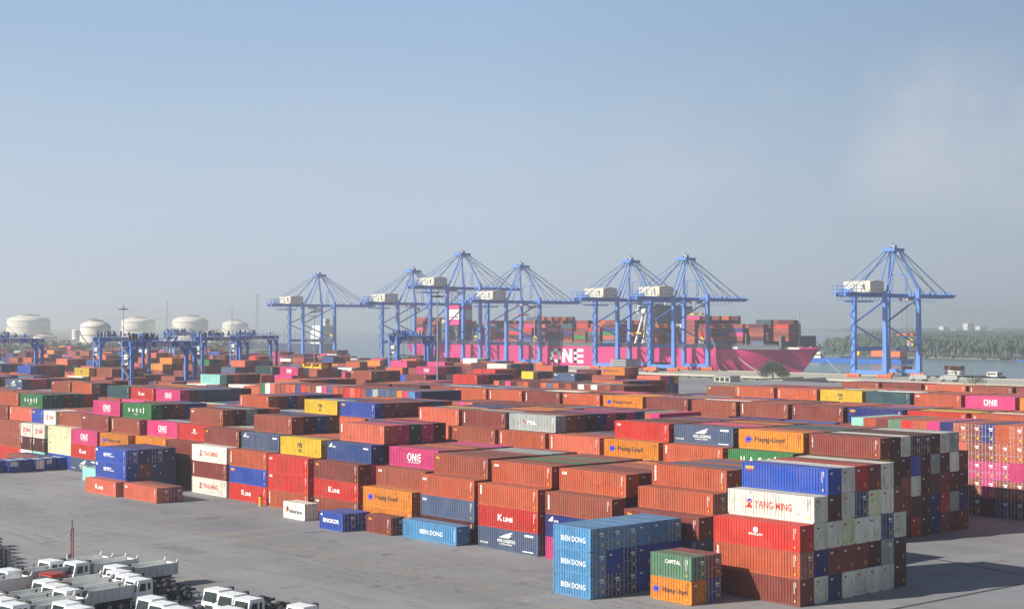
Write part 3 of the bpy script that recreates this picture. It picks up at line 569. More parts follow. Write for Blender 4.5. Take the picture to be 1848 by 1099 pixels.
# ------------------------------------------------------------ which containers show, and how large
def project(P):
    sy, cy, sp, cp = math.sin(YAW), math.cos(YAW), math.sin(PITCH), math.cos(PITCH)
    F0 = P[...,0]*sy+P[...,1]*cy; Xr = P[...,0]*cy-P[...,1]*sy; Z = P[...,2]-CAMZ
    d = F0*cp+Z*sp; up = -F0*sp+Z*cp; f = 1024*LENS/36
    return 512+f*Xr/d, 304-f*up/d, d
def visible_area():
    W, H = 1024, 608
    zb = np.zeros((H, W)); ib = -np.ones((H, W), int)
    faces = [((0,0,0),(0,1,0),(0,1,1),(0,0,1)), ((0,0,0),(1,0,0),(1,0,1),(0,0,1)), ((0,0,1),(1,0,1),(1,1,1),(0,1,1))]
    for i, b in enumerate(BOX):
        hx, hy = (CW/2, b['L']/2) if not b['rot'] else (b['L']/2, CW/2)
        lo = np.array([b['x']-hx, b['y']-hy, b['z']]); dd = np.array([2*hx, 2*hy, b['h']])
        for fc in faces:
            if fc[0][2] == 1 and b['z']+b['h'] > CAMZ: continue
            P = lo+np.array(fc)*dd; x, y, d = project(P)
            if d.min() < 5: continue
            x0, x1, y0, y1 = max(0, int(x.min())), min(W-1, int(x.max())+1), max(0, int(y.min())), min(H-1, int(y.max())+1)
            if x0 > x1 or y0 > y1: continue
            gx, gy = np.meshgrid(np.arange(x0, x1+1)+.5, np.arange(y0, y1+1)+.5)
            A = sum(x[k]*y[(k+1) % 4]-x[(k+1) % 4]*y[k] for k in range(4)); s = 1 if A > 0 else -1
            ins = np.ones(gx.shape, bool)
            for k in range(4):
                k2 = (k+1) % 4
                ins &= s*((x[k2]-x[k])*(gy-y[k])-(y[k2]-y[k])*(gx-x[k])) >= 0
            if not ins.any(): continue
            sol = np.linalg.lstsq(np.c_[x, y, np.ones(4)], 1/d, rcond=None)[0]
            iz = sol[0]*gx+sol[1]*gy+sol[2]; z = zb[y0:y1+1, x0:x1+1]; m = ins & (iz > z)
            z[m] = iz[m]; ib[y0:y1+1, x0:x1+1][m] = i
    return np.bincount(ib[ib >= 0], minlength=len(BOX))
area = visible_area()
order = sorted(range(len(BOX)), key=lambda i: -area[i])
# buried containers (covered on top and on both near sides) are not built
occ = set((round(b['x']), round(b['y']), round(b['z']*2)) for b in BOX)
topz = {}
for b in BOX: topz[(round(b['x']), round(b['y']))] = max(topz.get((round(b['x']), round(b['y'])), 0), b['z'])
def keep(i, b):
    if area[i] > 0: return True
    dist = math.hypot(b['x'], b['y'])
    if b['z'] >= topz[(round(b['x']), round(b['y']))]-.1: return dist < 900
    return dist < 330 and (b['row'] <= 1 or b['row'] >= 7 or b['rot'] or b['blk'] in 'XYZ')
SOLO = [i for i in order[:298] if area[i] > 0]
SOLOSET = set(SOLO)
print('containers', len(BOX), 'visible', int((area > 0).sum()), 'smallest solo area', int(area[SOLO[-1]]))
PLACE = {'A': 'nearest block', 'B': 'second block', 'D': 'third block', 'E': 'fourth block', 'F': 'fifth block', 'T': 'right crosswise block', 'Q': 'left crosswise block', 'W': 'far crosswise block', 'V': 'middle crosswise block',
         'X': 'pale blue front stack', 'Y': 'small two-high stack', 'Z': 'loose row on the apron', 'K2': 'blue stack at the left', 'ship': 'deck of the pink ship', 'barge': 'barge beside the separate crane',
         'G': 'sixth block', 'H': 'seventh block', 'I': 'eighth block', 'J': 'ninth block', 'K': 'tenth block', 'L': 'eleventh block', 'M': 'twelfth block', 'N': 'thirteenth block'}
MARK = {'ONE': 'block letters', 'KLINE': 'white lettering', 'MAGELLAN': 'round emblem', 'YANGMING': 'red lettering', 'SEACO': 'yellow lettering', 'HAPAG': 'black lettering', 'MSC': 'black letters',
        'NYK': 'wing emblem', 'NYKS': 'small emblem', 'BIEN': 'white lettering', 'SINOKOR': 'white lettering', 'INTERASIA': 'black lettering', 'KMTC': 'white lettering', 'CAPITAL': 'white lettering', 'UASC': 'spaced letters', 'MOL': 'white letters', 'CAI': 'tiny letters', 'CAIR': 'tiny letters', 'TEX': 'upright lettering'}
TIER = {1: 'bottom', 2: 'second', 3: 'third', 4: 'fourth', 5: 'fifth', 6: 'sixth', 7: 'seventh'}
def clabel(b):
    c = b['col']; mk = MARK.get(b['logo']) if b['logo'] not in ('PLAIN','VERT','TRITON','TAL') else None
    if b['rot']:
        return f"{c} container end, tier {b['tier']}, {ORD[min(30,b['bay'])]} from the right, {PLACE[b['blk']]}"
    rowt = 'front row' if b['row'] == 0 else ORD[b['row']+1]+' row'
    if b['blk'] == 'Z': bayt = ORD[b['bay']]+' from right'
    elif b['blk'] in ('X', 'Y', 'K2', 'barge', 'ship'): bayt = ''
    else: bayt = ORD[b['bay']]+' bay from right'
    s = f"{c} container" + (f" with {mk}" if mk else '') + f", tier {b['tier']}, {rowt}" + (f", {bayt}" if bayt else '') + f", {PLACE[b['blk']]}"
    if len(s.split()) > 16: s = s.replace(f" with {mk}", '')
    return ' '.join(s.split()[:16])
used = set()
for rank, i in enumerate(SOLO):
    b = BOX[i]; h = b['h']; L = b['L']; lg = b['logo']; lb = clabel(b)
    if lb in used: lb = lb+' far side'
    used.add(lb)
    g = 'shipping containers on the ship' if b['blk'] == 'ship' else 'shipping containers stacked in the yard'
    t = thing('shipping_container', lb, 'container', (b['x'], b['y'], b['z']), -R(90) if b['rot'] else 0, g)
    col = PAL[b['col']]; j = .88+.24*rnd.random(); col = tuple(min(1, v*j) for v in col)+(1,)
    if lg == 'YM20': lg = 'YANGMING'
    parts = ['frame','side_wall','roof','door' if b['door'] else 'end_wall','back_wall']
    for p in parts:
        o = link(p, cmesh(p, L, h), t); o.color = col
        if p == 'door' and rank < 220: link('lock_rods', cmesh('lock_rods', L, h), o)
    if not b['rot'] and lg != 'MAERSK': link('lettering', lettering(lg, L, h, b['door']), t)

# the rest of the containers: one object
def far_boxes():
    tv, tf, tm = [], [], []
    def bx(a, c, m, faces=(1,2,3,4,5)):
        o = len(tv); x0,y0,z0 = a; x1,y1,z1 = c
        tv.extend([(x0,y0,z0),(x1,y0,z0),(x1,y1,z0),(x0,y1,z0),(x0,y0,z1),(x1,y0,z1),(x1,y1,z1),(x0,y1,z1)])
        fs = [(0,3,2,1),(4,5,6,7),(0,1,5,4),(1,2,6,5),(2,3,7,6),(3,0,4,7)]
        for k in faces: tf.append([i+o for i in fs[k]]); tm.append(m[0] if k != 1 else m[1])
    e = .016; q = .0125
    bx((-.5+e,-.5+e*.4,.02),(.5-e,.5-e*.4,.985),(0,1))
    for sx in (-1,1):
        for sy in (-1,1):
            x0,x1 = sorted((sx*.5, sx*.44)); y0,y1 = sorted((sy*.5, sy*.488)); bx((x0,y0,0),(x1,y1,1),(0,1))
        x0,x1 = sorted((sx*.498, sx*.46)); bx((x0,-.488,.01),(x1,.488,.06),(0,1),(1,3,5)); bx((x0,-.488,.95),(x1,.488,.998),(0,1),(1,3,5))
    tv, tf = np.array(tv), np.array(tf); tm = np.array(tm)
    ids = [i for i, b in enumerate(BOX) if i not in SOLOSET and keep(i, b)]
    n = len(ids); nv, nf = len(tv), len(tf)
    V = np.zeros((n, nv, 3)); colr = np.zeros((n, 4))
    for k, i in enumerate(ids):
        b = BOX[i]; s = np.array((CW, b['L'], b['h']-.02)); v = tv*s
        if b['rot']: v = np.c_[v[:,1], -v[:,0], v[:,2]]
        V[k] = v+(b['x'], b['y'], b['z']+.01)
        j = .85+.3*rnd.random(); colr[k] = [min(1, c*j) for c in PAL[b['col']]]+[1]
    F = (tf[None]+(np.arange(n)*nv)[:, None, None]).reshape(-1, 4)
    me = bpy.data.meshes.new('shipping_containers')
    me.vertices.add(n*nv); me.vertices.foreach_set('co', V.ravel())
    me.loops.add(F.size); me.loops.foreach_set('vertex_index', F.ravel().astype(np.int32))
    me.polygons.add(len(F)); me.polygons.foreach_set('loop_start', np.arange(0, F.size, 4, dtype=np.int32))
    me.polygons.foreach_set('material_index', np.tile(tm, n).astype(np.int32)); me.polygons.foreach_set('use_smooth', np.zeros(len(F), bool))
    at = me.color_attributes.new('Col', 'FLOAT_COLOR', 'CORNER')
    at.data.foreach_set('color', np.repeat(colr, nf*4, axis=0).ravel())
    me.materials.append(M['apaint']); me.materials.append(M['aroof']); me.update(); me.validate()
    print('far containers', n)
    link('shipping_containers', me, label='hundreds more stacked shipping containers filling the yard and the ship beyond', cat='containers', kind='stuff')
far_boxes()

# ------------------------------------------------------------ ground, river, wharf
def ground_mat():
    m, t, b = nt('yard_asphalt')
    big = noise(t, .018, 6); fine = noise(t, .5, 8, rough=.7); st = noise(t, .05, 7, vscale=(1, .22, 1), rough=.65); st2 = noise(t, .12, 6, vscale=(.2, 1.4, 1), rough=.7)
    c = mix(t, ramp(t, big, .35, .65), lin(131,133,137), lin(146,145,146))
    c = mix(t, ramp(t, st, .42, .62, cb=(.6,.6,.6,1)), c, lin(110,110,113))
    c = mix(t, ramp(t, st2, .50, .68, cb=(.5,.5,.5,1)), c, lin(156,151,146))
    st3 = noise(t, .35, 5, vscale=(1, .12, 1), rough=.6); c = mix(t, ramp(t, st3, .55, .70, cb=(.35,.35,.35,1)), c, lin(92,90,92))
    c = mix(t, ramp(t, fine, .5, .85, cb=(.3,.3,.3,1)), c, lin(100,98,98))
    oil = noise(t, .21, 4); c = mix(t, ramp(t, oil, .62, .70, cb=(.55,.55,.55,1)), c, lin(74,73,76))
    t.links.new(c, b.inputs['Base Color']); b.inputs['Roughness'].default_value = .85; b.inputs['Specular IOR Level'].default_value = .3
    bp = t.nodes.new('ShaderNodeBump'); bp.inputs['Strength'].default_value = .25; t.links.new(fine, bp.inputs['Height']); t.links.new(bp.outputs[0], b.inputs['Normal'])
    return m
M['ground'] = ground_mat()
def land_mat():
    m, t, b = nt('riverbank_land'); c = mix(t, ramp(t, noise(t, .006, 6), .4, .6), lin(92,100,78), lin(130,126,108))
    t.links.new(c, b.inputs['Base Color']); b.inputs['Roughness'].default_value = .95; return m
M['land'] = land_mat()
def water_mat():
    m, t, b = nt('river_water')
    b.inputs['Base Color'].default_value = lin(84,108,112)+(1,); b.inputs['Roughness'].default_value = .22; b.inputs['Specular IOR Level'].default_value = .5
    bp = t.nodes.new('ShaderNodeBump'); bp.inputs['Strength'].default_value = .7; bp.inputs['Distance'].default_value = .25
    t.links.new(noise(t, .35, 7, vscale=(1, .6, 1)), bp.inputs['Height']); t.links.new(bp.outputs[0], b.inputs['Normal']); return m
M['water'] = water_mat()
def slab(name, poly, z0, z1, m, **k):
    mb = MB(); mb.prism(poly, 2, z0, z1, m); o = mb.build(name); 
    for a, v in k.items(): o[a] = v
    return o
slab('water', [(-1900,-1900),(9300,-1900),(9300,10300),(-1900,10300)], -6, -3.2, 'water', kind='structure')
slab('ground', [(-1800,-1800),(636,-1800),(636,1240),(-1800,1240)], -5.5, 0, 'ground', kind='structure')
slab('terrain', [(-1800,1240.5),(740,1240.5),(752,1300),(1040,1650),(2600,4300),(5200,10200),(-1800,10200)], -5.5, -.4, 'land', kind='structure')
slab('riverbank', [(1262,-1800),(1255,400),(1262,600),(1274,728),(1293,867),(1345,1003),(1560,1187),(2100,1500),(3400,2300),(6500,5200),(9200,8600),(9200,-1800)], -5.5, -1.6, 'land', kind='structure')
# quay apron: a deck on piles beyond a gap of water
w = thing('wharf', 'long concrete wharf on piles between the yard and the pink ship', 'wharf', (0,0,0))
mb = MB(); mb.box((676,-1200,-1.1), (744,1236,0), 'conc'); mb.build('deck', w)
mb = MB(); mb.box((674.6,-1200,-.9), (675.9,1236,.25), 'conc'); mb.box((744.1,-1200,-2.4), (745,1236,.35), 'conc'); mb.build('kerb_beam', w)
mb = MB()
for i in range(60):
    y = 250+i*9
    mb.cyl((678,y,-5.4), (678,y,-1.15), .55, 'conc', 8); mb.box((676.2,y+1.2,-2.6), (677.0,y+7.6,-1.15), 'conc')
mb.build('pile', w)
br = thing('access_bridge', 'concrete access bridge linking the yard edge to the wharf', 'bridge', (0,0,0))
mb = MB(); mb.box((636.2,506,-1.1), (674.4,522,-.02), 'conc'); mb.build('deck', br)
mb = MB(); 
for s in (506.2,521.5): mb.box((636.2,s,0), (674.4,s+.3,.9), 'conc')
mb.build('parapet', br)
# painted lines and joints on the apron
def strip(name, pts, wdt, z, m, **k):
    mb = MB(); n = len(pts); vs = []
    for i, p in enumerate(pts):
        a = Vector(pts[max(0,i-1)]); c = Vector(pts[min(n-1,i+1)]); d = (c-a).normalized(); nn = Vector((-d.y, d.x))*wdt/2
        vs += [(p[0]+nn.x, p[1]+nn.y, z), (p[0]-nn.x, p[1]-nn.y, z)]
    mb.add(vs, [(2*i,2*i+1,2*i+3,2*i+2) for i in range(n-1)], m); return mb.build(name, **k)
def worn(name, col, thr):
    m, t, b = nt(name); n = noise(t, .9, 7, rough=.75); tr = t.nodes.new('ShaderNodeBsdfTransparent'); mx = t.nodes.new('ShaderNodeMixShader')
    b.inputs['Base Color'].default_value = col+(1,); b.inputs['Roughness'].default_value = .8
    t.links.new(ramp(t, n, thr, thr+.12), mx.inputs[0]); t.links.new(tr.outputs[0], mx.inputs[1]); t.links.new(b.outputs[0], mx.inputs[2])
    t.links.new(mx.outputs[0], t.nodes['Material Output'].inputs[0]); return m
M['yline'] = worn('worn_yellow_line', lin(166,150,108), .42); M['drain'] = worn('drain_channel', lin(66,64,66), .30)
M['wline'] = worn('worn_white_line', lin(176,172,160), .52); M['tyrem'] = worn('tyre_marks', lin(122,120,119), .52)
strip('drain_channel', [(150,116.5),(161,112.5),(168,110.5),(165,94),(163,60)], .55, .012, 'drain', label='dark drain channel curving across the apron by the corner stack', cat='drain')
strip('drain_channel', [(120,88),(134,92.5),(146,92),(160,91.4),(172,92)], .55, .016, 'drain', label='second drain channel running out of the frame lower right', cat='drain')
k = 0
for x0, y0, x1, y1 in ((108.5,100,109.1,245),(86.3,128,87.6,300),(110.9,120,111.1,190),(99.5,196,99.7,330)):
    strip('yellow_line', [(x0,y0),((x0+x1)/2,(y0+y1)/2),(x1,y1)], .30, .008+k*.001, 'yline', kind='structure'); k += 1
tmb = MB()
for i in range(12):
    x = rnd.uniform(80,118); y = rnd.uniform(90,240); L = rnd.uniform(10,40); c = rnd.uniform(-5,5)
    for q in (0, 1.9):
        o = len(tmb.v); z = .004+i*.0002+(q > 0)*.0001
        tmb.add([(x+q,y,z),(x+q+.45,y,z),(x+q+c*.4+.45,y+L*.5,z),(x+q+c*.4,y+L*.5,z),(x+q+c+.45,y+L,z),(x+q+c,y+L,z)], [(0,1,2,3),(3,2,4,5)], 'tyrem')
tmb.build('tyre_marks', kind='structure')
# asphalt repair patches
M['patch'] = mat('asphalt_patch', lin(124,122,124), .9, .06, .8)
mb = MB()
for x, y, a, b_ in ((96.6,175.5,3.2,7),(104,150,2.2,1.6),(120,137,2,2.4)): mb.box((x,y,.002), (x+a,y+b_,.0065), 'patch')
mb.build('asphalt_patches', kind='structure')

# ------------------------------------------------------------ quay cranes
def sign(mb, x, y, z, w, h, txt, m1='white', m2='bluel'):   # sign board facing -y
    mb.box((x,y-.05,z), (x+w,y,z+h), m1)
    text(mb, txt, (x+w*.22,y-.06,z+h*.18), (1,0,0), (0,0,1), h*.64, w*.72, m2, .03)
    mb.add([(x+w*.04,y-.06,z+h*.2),(x+w*.18,y-.06,z+h*.2),(x+w*.10,y-.06,z+h*.5),(x+w*.18,y-.06,z+h*.8),(x+w*.04,y-.06,z+h*.8),(x+w*.12,y-.06,z+h*.5)], [(0,1,2,3,4,5)], m2)
def make_qc(num, label, loc, dz=0):
    t = thing('quay_crane', label, 'crane', loc, 0, 'blue ship-to-shore cranes along the wharf')
    B = 46+dz; G = 33.0; Y = 10.6; m = 'crane'
    for x, y in ((0,-Y),(0,Y),(G,-Y),(G,Y)):
        mb = MB(); top = B+3.2 if x == 0 else B+4.5
        mb.bar((x,y,3.4), (x,y,18), 2.9, 2.5, m, 2.4, 2.1); mb.bar((x,y,18), (x,y*.97,top), 2.3, 2.1, m, 2.3, 1.9); mb.build('leg', t)
    for x in (0,G):
        mb = MB(); mb.box((x-.8,-Y-1.5,2.2), (x+.8,Y+1.5,4.4), m); mb.build('sill_beam', t)
        mb = MB(); mb.box((x-.75,-Y+1.1,B+.6), (x+.75,Y-1.1,B+2.4), m); mb.build('cross_beam', t)
    for y in (-Y,Y):
        mb = MB(); mb.box((1.0,y-.65,15.2), (G-1.0,y+.65,17.6), m); mb.build('portal_beam', t)
        mb = MB()
        mb.bar((1,y,31.5), (G-1,y,B-.5), .8, .8, m); mb.bar((1,y,30.0), (G-1,y,18.2), .8, .8, m); mb.build('diagonal_brace', t)
        if y < 0:
            
            for a_ in ((3.5,5.5,'TC','white'),(12,7.5,'','mast'),(22,8.5,'TCIT','white')):
                mb = MB(); sign(mb, a_[0], y-.7, 15.4, a_[1], 2.0, a_[2], a_[3]); mb.build('sign_board', t)
    for y in (-Y,Y):
        for x in (0,G):
            mb = MB()
            for k in range(4):
                yy = y-4.0+k*2.4
                mb.box((x-1.1,yy,.9), (x+1.1,yy+2.0,2.1), 'orange')
                for q in (.5,1.5): mb.cyl((x-.45,yy+q,.5), (x+.45,yy+q,.5), .48, 'orange', 10)
            mb.box((x-.5,y-2.6,1.9), (x+.5,y-.6,2.5), 'orange'); mb.box((x-.5,y+.8,1.9), (x+.5,y+2.8,2.5), 'orange'); mb.box((x-.7,y-4.0,1.8), (x+.7,y+5.2,2.15), 'orange')
            mb.build('bogie', t)
    # boom and rear girder
    mb = MB()
    for y in (-3.3,3.3):
        mb.box((-27.5,y-.55,B), (80,y+.55,B+2.1), m); mb.bar((80,y,B+1.2), (83,y,B+1.7), 1, 1.5, m, .6, .6)
    for i in range(18):
        x = -26+i*6; mb.box((x,-2.7,B+.9), (x+.6,2.7,B+1.5), m)
    mb.build('boom', t)
    mb = MB()
    for y in (-4.6,4.6):
        mb.box((-27,y-.45,B+.3), (79,y+.45,B+.42), 'rtg')
        for i in range(53):
            x = -27+i*2; mb.box((x,y-.04+(.4 if y>0 else -.4),B+.42), (x+.08,y+.04+(.4 if y>0 else -.4),B+1.5), 'rtg')
        mb.box((-27,y-.04+(.4 if y>0 else -.4),B+1.46), (79,y+.04+(.4 if y>0 else -.4),B+1.54), 'rtg')
    mb.build('walkway', t)
    # A-frame
    A = (23.5, B+27.5)
    mb = MB()
    for s in (-1,1):
        mb.bar((G,s*Y,B+4), (A[0]+1.5,s*2.6,A[1]), 1.3, 1.2, m, .9, .9)
        mb.bar((1.5,s*Y,B+3), (A[0]-1.5,s*2.6,A[1]), .8, .8, m, .6, .6)
        mb.bar((12,s*3.3,B+2), (A[0]-.5,s*2.3,A[1]-1), .6, .6, m, .5, .5)
    mb.box((A[0]-5,-4.2,A[1]-.8), (A[0]+5,4.2,A[1]+.9), m)
    mb.bar((G-1,-Y*.62,B+13.5), (G-1,Y*.62,B+13.5), .5, .5, m)
    mb.build('a_frame', t)
    mb = MB()
    for x in (-4.6,-2,0,2.5,4.6):
        for y in (-4,4): mb.box((A[0]+x-.05,y-.05,A[1]+.9), (A[0]+x+.05,y+.05,A[1]+2.1), m)
    mb.box((A[0]-1.2,-1.5,A[1]+.9), (A[0]+1.4,1.5,A[1]+2.8), 'mast'); mb.box((A[0]-4,-.8,A[1]+.9), (A[0]-2.6,.8,A[1]+2), m)
    mb.bar((A[0]-.2,0,A[1]+2.8), (A[0]-.2,0,A[1]+4.6), .15, .15, m); mb.box((A[0]-1.6,-.1,A[1]+3.9), (A[0]+1.4,.1,A[1]+4.1), m)
    mb.build('head_platform', t)
    mb = MB()
    for s in (-1,1):
        for x1, w in ((48,.26),(61,.26),(74,.32)): mb.bar((A[0]+3,s*3,A[1]-.2), (x1,s*3.3,B+2.1), w, w, m)
        mb.bar((A[0]+3.5,s*3,A[1]), (74,s*3.3,B+3.0), .12, .12, m); mb.bar((A[0]-3,s*3,A[1]-.2), (-25,s*3.3,B+2.2), .32, .32, m)
        mb.bar((-1,s*3.4,B+15), (-1,s*3.4,B+2), .16, .16, m); mb.bar((-9,s*3.4,B+10.6), (-9,s*3.4,B+2), .14, .14, m)
    mb.build('stay', t)
    mb = MB()
    for x in (44,48,56,61,67,71,75,78):
        mb.box((x-.3,-3.8,B+2.1), (x+.3,3.8,B+2.7), m); mb.box((x-.2,-3.6,B+2.7), (x+.2,-3.0,B+4), m)
    mb.build('sheave_bracket', t)
    # machinery house
    mh = MB(); x0, x1 = -11.5, 1.5; y0, y1 = -8.6, 9.4
    mh.prism([(x0,B+2.6),(x1,B+2.6),(x1,B+8.6),((x0+x1)/2,B+9.4),(x0,B+8.6)], 1, y0, y1, 'houseb')
    for i in range(6): mh.box((x0+.4+i*2.2,y0-.06,B+2.6), (x0+.5+i*2.2,y0,B+8.5), 'mast')
    h_ = mh.build('machinery_house', t)
    mb = MB(); sign(mb, x0+3.6, y0-.1, B+5.2, 8.2, 2.2, 'TCIT')
    text(mb, str(num), (x0-.05,y0+5.0,B+4.6), (0,-1,0), (0,0,1), 2.9, 1.7, 'blackl', .03)
    mb.add([(x0-.05,y0+4.9,B+4.0),(x0-.05,y0+3.1,B+4.0),(x0-.05,y0+3.1,B+4.2),(x0-.05,y0+4.9,B+4.2)], [(0,1,2,3)], 'blackl')
    mb.build('lettering', h_)
    mb = MB(); mb.box((-26.5,-6.5,B+2.2), (-16,6.5,B+2.6), m)
    for x in (-26.4,-21.3,-16.2):
        for y in (-6.4,6.4): mb.bar((x,y,B+2.5), (x,y,B+6.3), .3, .3, m)
    for z in (4.2,6.2):
        for y in (-6.4,6.4): mb.bar((-26.4,y,B+z), (-12,y,B+z), .25, .25, m)
        mb.bar((-26.4,-6.4,B+z), (-26.4,6.4,B+z), .25, .25, m)
    for i in range(7): mb.box((-25.5+i*1.4,-4+(i*37 % 7),B+2.6), (-24.7+i*1.4,-2.6+(i*37 % 7),B+3.6+(i % 3)*.5), m)
    mb.box((-18,-5,B-3.0), (-3,5,B-2.2), 'rtg')
    mb.build('rear_frame', t)
    # trolley, cab, spreader, festoon
    tx = 10+num*4; mb = MB(); mb.box((tx,-3.2,B-1.6), (tx+6,3.2,B-.2), 'mast'); mb.box((tx+6.3,-4.6,B-4.4), (tx+8.8,-2.2,B-1.6), 'houseb'); mb.box((tx+8.4,-4.5,B-4.3), (tx+8.9,-2.3,B-2.4), 'glass'); mb.build('trolley', t)
    mb = MB()
    for s in (-2,2):
        for q in (1,5): mb.bar((tx+q,s,B-1), (tx+q,s,B-(8 if num % 2 else 21)), .09, .09, 'dark')
    zz = B-(8 if num % 2 else 21); mb.box((tx+1.8,-6.1,zz-1.0), (tx+4.2,6.1,zz), 'yel' if num % 3 else 'orange'); mb.build('spreader', t)
    mb = MB()
    for i in range(25):
        x = -24+i*4
        pts = [(x+4*q/5, 4.9, B+.2-2.6*math.sin(math.pi*q/5)) for q in range(6)]
        for a, b_ in zip(pts, pts[1:]): mb.bar(a, b_, .16, .16, 'rtg')
    mb.build('festoon_cable', t)
    # stairs zig-zagging up the landside rear leg
    mb = MB()
    for k in range(11):
        z = 5+k*3.9; sgn = 1 if k % 2 else -1
        mb.bar((-1.6,Y-1.8*sgn,z), (-1.6,Y+1.8*sgn,z+3.9), .5, .12, m)
        mb.bar((-2.0,Y-1.8*sgn,z+1.1), (-2.0,Y+1.8*sgn,z+5.0), .08, .08, m)
        mb.box((-2.4,Y+1.6*sgn-.7,z+3.8), (-.9,Y+1.6*sgn+.7,z+3.95), m)
        for q in (-.7,.7): mb.box((-2.42,Y+1.6*sgn+q-.04,z+3.95), (-2.34,Y+1.6*sgn+q+.04,z+5.05), m)
        mb.box((-3.2,Y+.2*sgn-.05,z+2.2), (-1.0,Y+.2*sgn+.05,z+2.35), m)
    mb.build('stairs', t)
    mb = MB()
    for y0_ in (-5,5):
        mb.bar((G-3,y0_,B+3), (G-3,y0_,B+12.5), .3, .3, m); mb.bar((G-5,y0_,B+3), (G-5,y0_,B+12.5), .3, .3, m)
        for k in range(6): mb.bar((G-5,y0_,B+3.5+k*1.7), (G-3,y0_,B+4.6+k*1.7), .15, .15, m)
    mb.build('ladder_tower', t)
    mb = MB(); mb.cyl((G+.2,-4.5,19.8), (G+.8,-4.5,19.8), 2.3, 'yel', 20); mb.cyl((G-.1,-4.5,19.8), (G+1.1,-4.5,19.8), .7, 'orange', 12); mb.box((G-.5,-5.2,17.6), (G+.2,-3.8,20), m); mb.build('cable_reel', t)
    return t
qcs = [(1,1095,0,'leftmost blue quay crane, standing alone left of the pink ship'),
 (2,958,0,'second blue quay crane from the left, lower than its right neighbour'),
 (0,895,11.5,'tallest blue quay crane, raised above the two beside it'),
 (3,826,0,'fourth blue quay crane from the left, before the ship lettering'),
 (4,712,0,'fifth blue quay crane from the left, in front of the white ship bridge'),
 (5,661,0,'sixth blue quay crane, rightmost of those serving the pink ship'),
 (6,500,0,'separate blue quay crane at the right with a figure six on its house')]
for n, u, dz, lab in qcs: make_qc(n, lab, (707, u, 0), dz)

# ------------------------------------------------------------ yard gantry cranes
def make_rtg(label, loc):
    t = thing('gantry_crane', label, 'crane', loc, 0, 'blue rubber-tyred yard cranes'); m = 'rtg'; W = 23.2; H = 22.6
    for x in (0,W):
        s = 1 if x == 0 else -1
        for y in (-2.9,2.9):
            mb = MB(); mb.bar((x,y,1.9), (x,y,H), .8, 1.0, m, .95, 1.3); mb.bar((x,y,H-3.2), (x+s*2.0,y,H+.3), .7, .9, m); mb.build('leg', t)
        mb = MB(); mb.box((x-.55,-5.4,1.2), (x+.55,5.4,2.3), m); mb.box((x-1.3,-2.4,2.3), (x+.9,2.2,4.2), m); mb.build('sill_beam', t)
        for y in (-4.8,-3.0,3.0,4.8):
            mb = MB(); mb.cyl((x-.35,y,.78), (x+.35,y,.78), .78, 'tyre', 14); mb.cyl((x-.37,y,.78), (x+.37,y,.78), .36, 'hub', 10); mb.build('wheel', t)
    for y in (-2.9,2.9):
        mb = MB(); mb.box((-.9,y-.5,H+.35), (W+.9,y+.5,H+2.1), m)
        mb.build('main_girder', t)
    for a_ in ((5.0,.6,1.8,1.1,'60'),(8.5,.5,5.6,1.35,'TCIT'),(17.0,.6,1.6,1.1,'6'),(21.2,.6,1.6,1.1,'20')):
        mb = MB(); sign(mb, a_[0], -3.42, H+a_[1], a_[2], a_[3], a_[4]); mb.build('sign_board', t)
    mb = MB(); mb.box((-1,-5.6,H+1.9), (W+1,-4.3,H+2.05), m); mb.box((-1,4.3,H+1.9), (W+1,5.6,H+2.05), m)
    for i in range(18):
        for y in (-5.5,5.5): mb.box((-1+i*1.48,y-.04,H+2), (-.92+i*1.48,y+.04,H+3.1), m)
    for y in (-5.5,5.5): mb.box((-1,y-.04,H+3.05), (W+1,y+.04,H+3.12), m)
    mb.build('walkway', t)
    tr = MB(); tr.box((3,-3.9,H+2.4), (9.5,3.9,H+2.7), m); r = random.Random(int(loc[1]))
    for i in range(44):
        x = -.5+r.random()*(10 if i < 30 else 22); y = -3.4+r.random()*6.4; hh = .5+r.random()*1.9; tr.box((x,y,H+(2.7 if x > 3 else 2.1)), (x+.2+r.random()*.6,y+.2+r.random()*.7,H+2.7+hh), r.choice([m,m,'dark','dark','mast']))
    for x in (3.2,9.2):
        for y in (-3.7,3.7): tr.bar((x,y,H+3.2), (x,y,H+4.6), .12, .12, m)
    tr.build('trolley', t)
    mb = MB(); mb.box((-.9,-1.5,H-5.6), (1.5,1.2,H-2.2), 'shipw'); mb.box((-.96,-1.3,H-5.0), (-.9,1.0,H-3.8), 'glass'); mb.build('operator_cab', t)
    mb = MB()
    for k in range(6):
        z = 2.6+k*3.4; a, b_ = ((-2.8,2.8) if k % 2 else (2.8,-2.8)); mb.bar((-.95,a,z), (-.95,b_,z+3.3), .5, .12, 'mast'); mb.bar((-1.2,a,z+1), (-1.2,b_,z+4.3), .06, .06, 'mast')
    mb.box((-1.3,-3.6,H-2.9), (-.4,3.6,H-2.75), 'mast')
    mb.build('stairs', t)
    mb = MB(); z = H-8
    for x in (4.5,8):
        for y in (-2,2): mb.bar((x,y,H+2), (x,y,z), .07, .07, 'dark')
    mb.box((5,-3,z-.5), (7.4,3,z), 'dark'); mb.build('spreader', t)
    return t
RT = [(227.3,454,'nearest blue yard gantry, tall legs beside the pink containers at left'),(228,580,'leftmost blue yard gantry, cut off by the photo edge'),
 (288,604,'blue yard gantry with its left legs before the striped tank'),(335.5,600,'blue yard gantry just right of the nearest one'),(386,655,'blue yard gantry fourth in depth, right legs near the water'),
 (420,566,'blue yard gantry at the centre, left of the tall light mast'),(478,890,'far blue yard gantry before the domed tanks'),(455,614,'blue yard gantry close behind the central one'),(510,960,'far blue yard gantry seen through the nearer legs')]
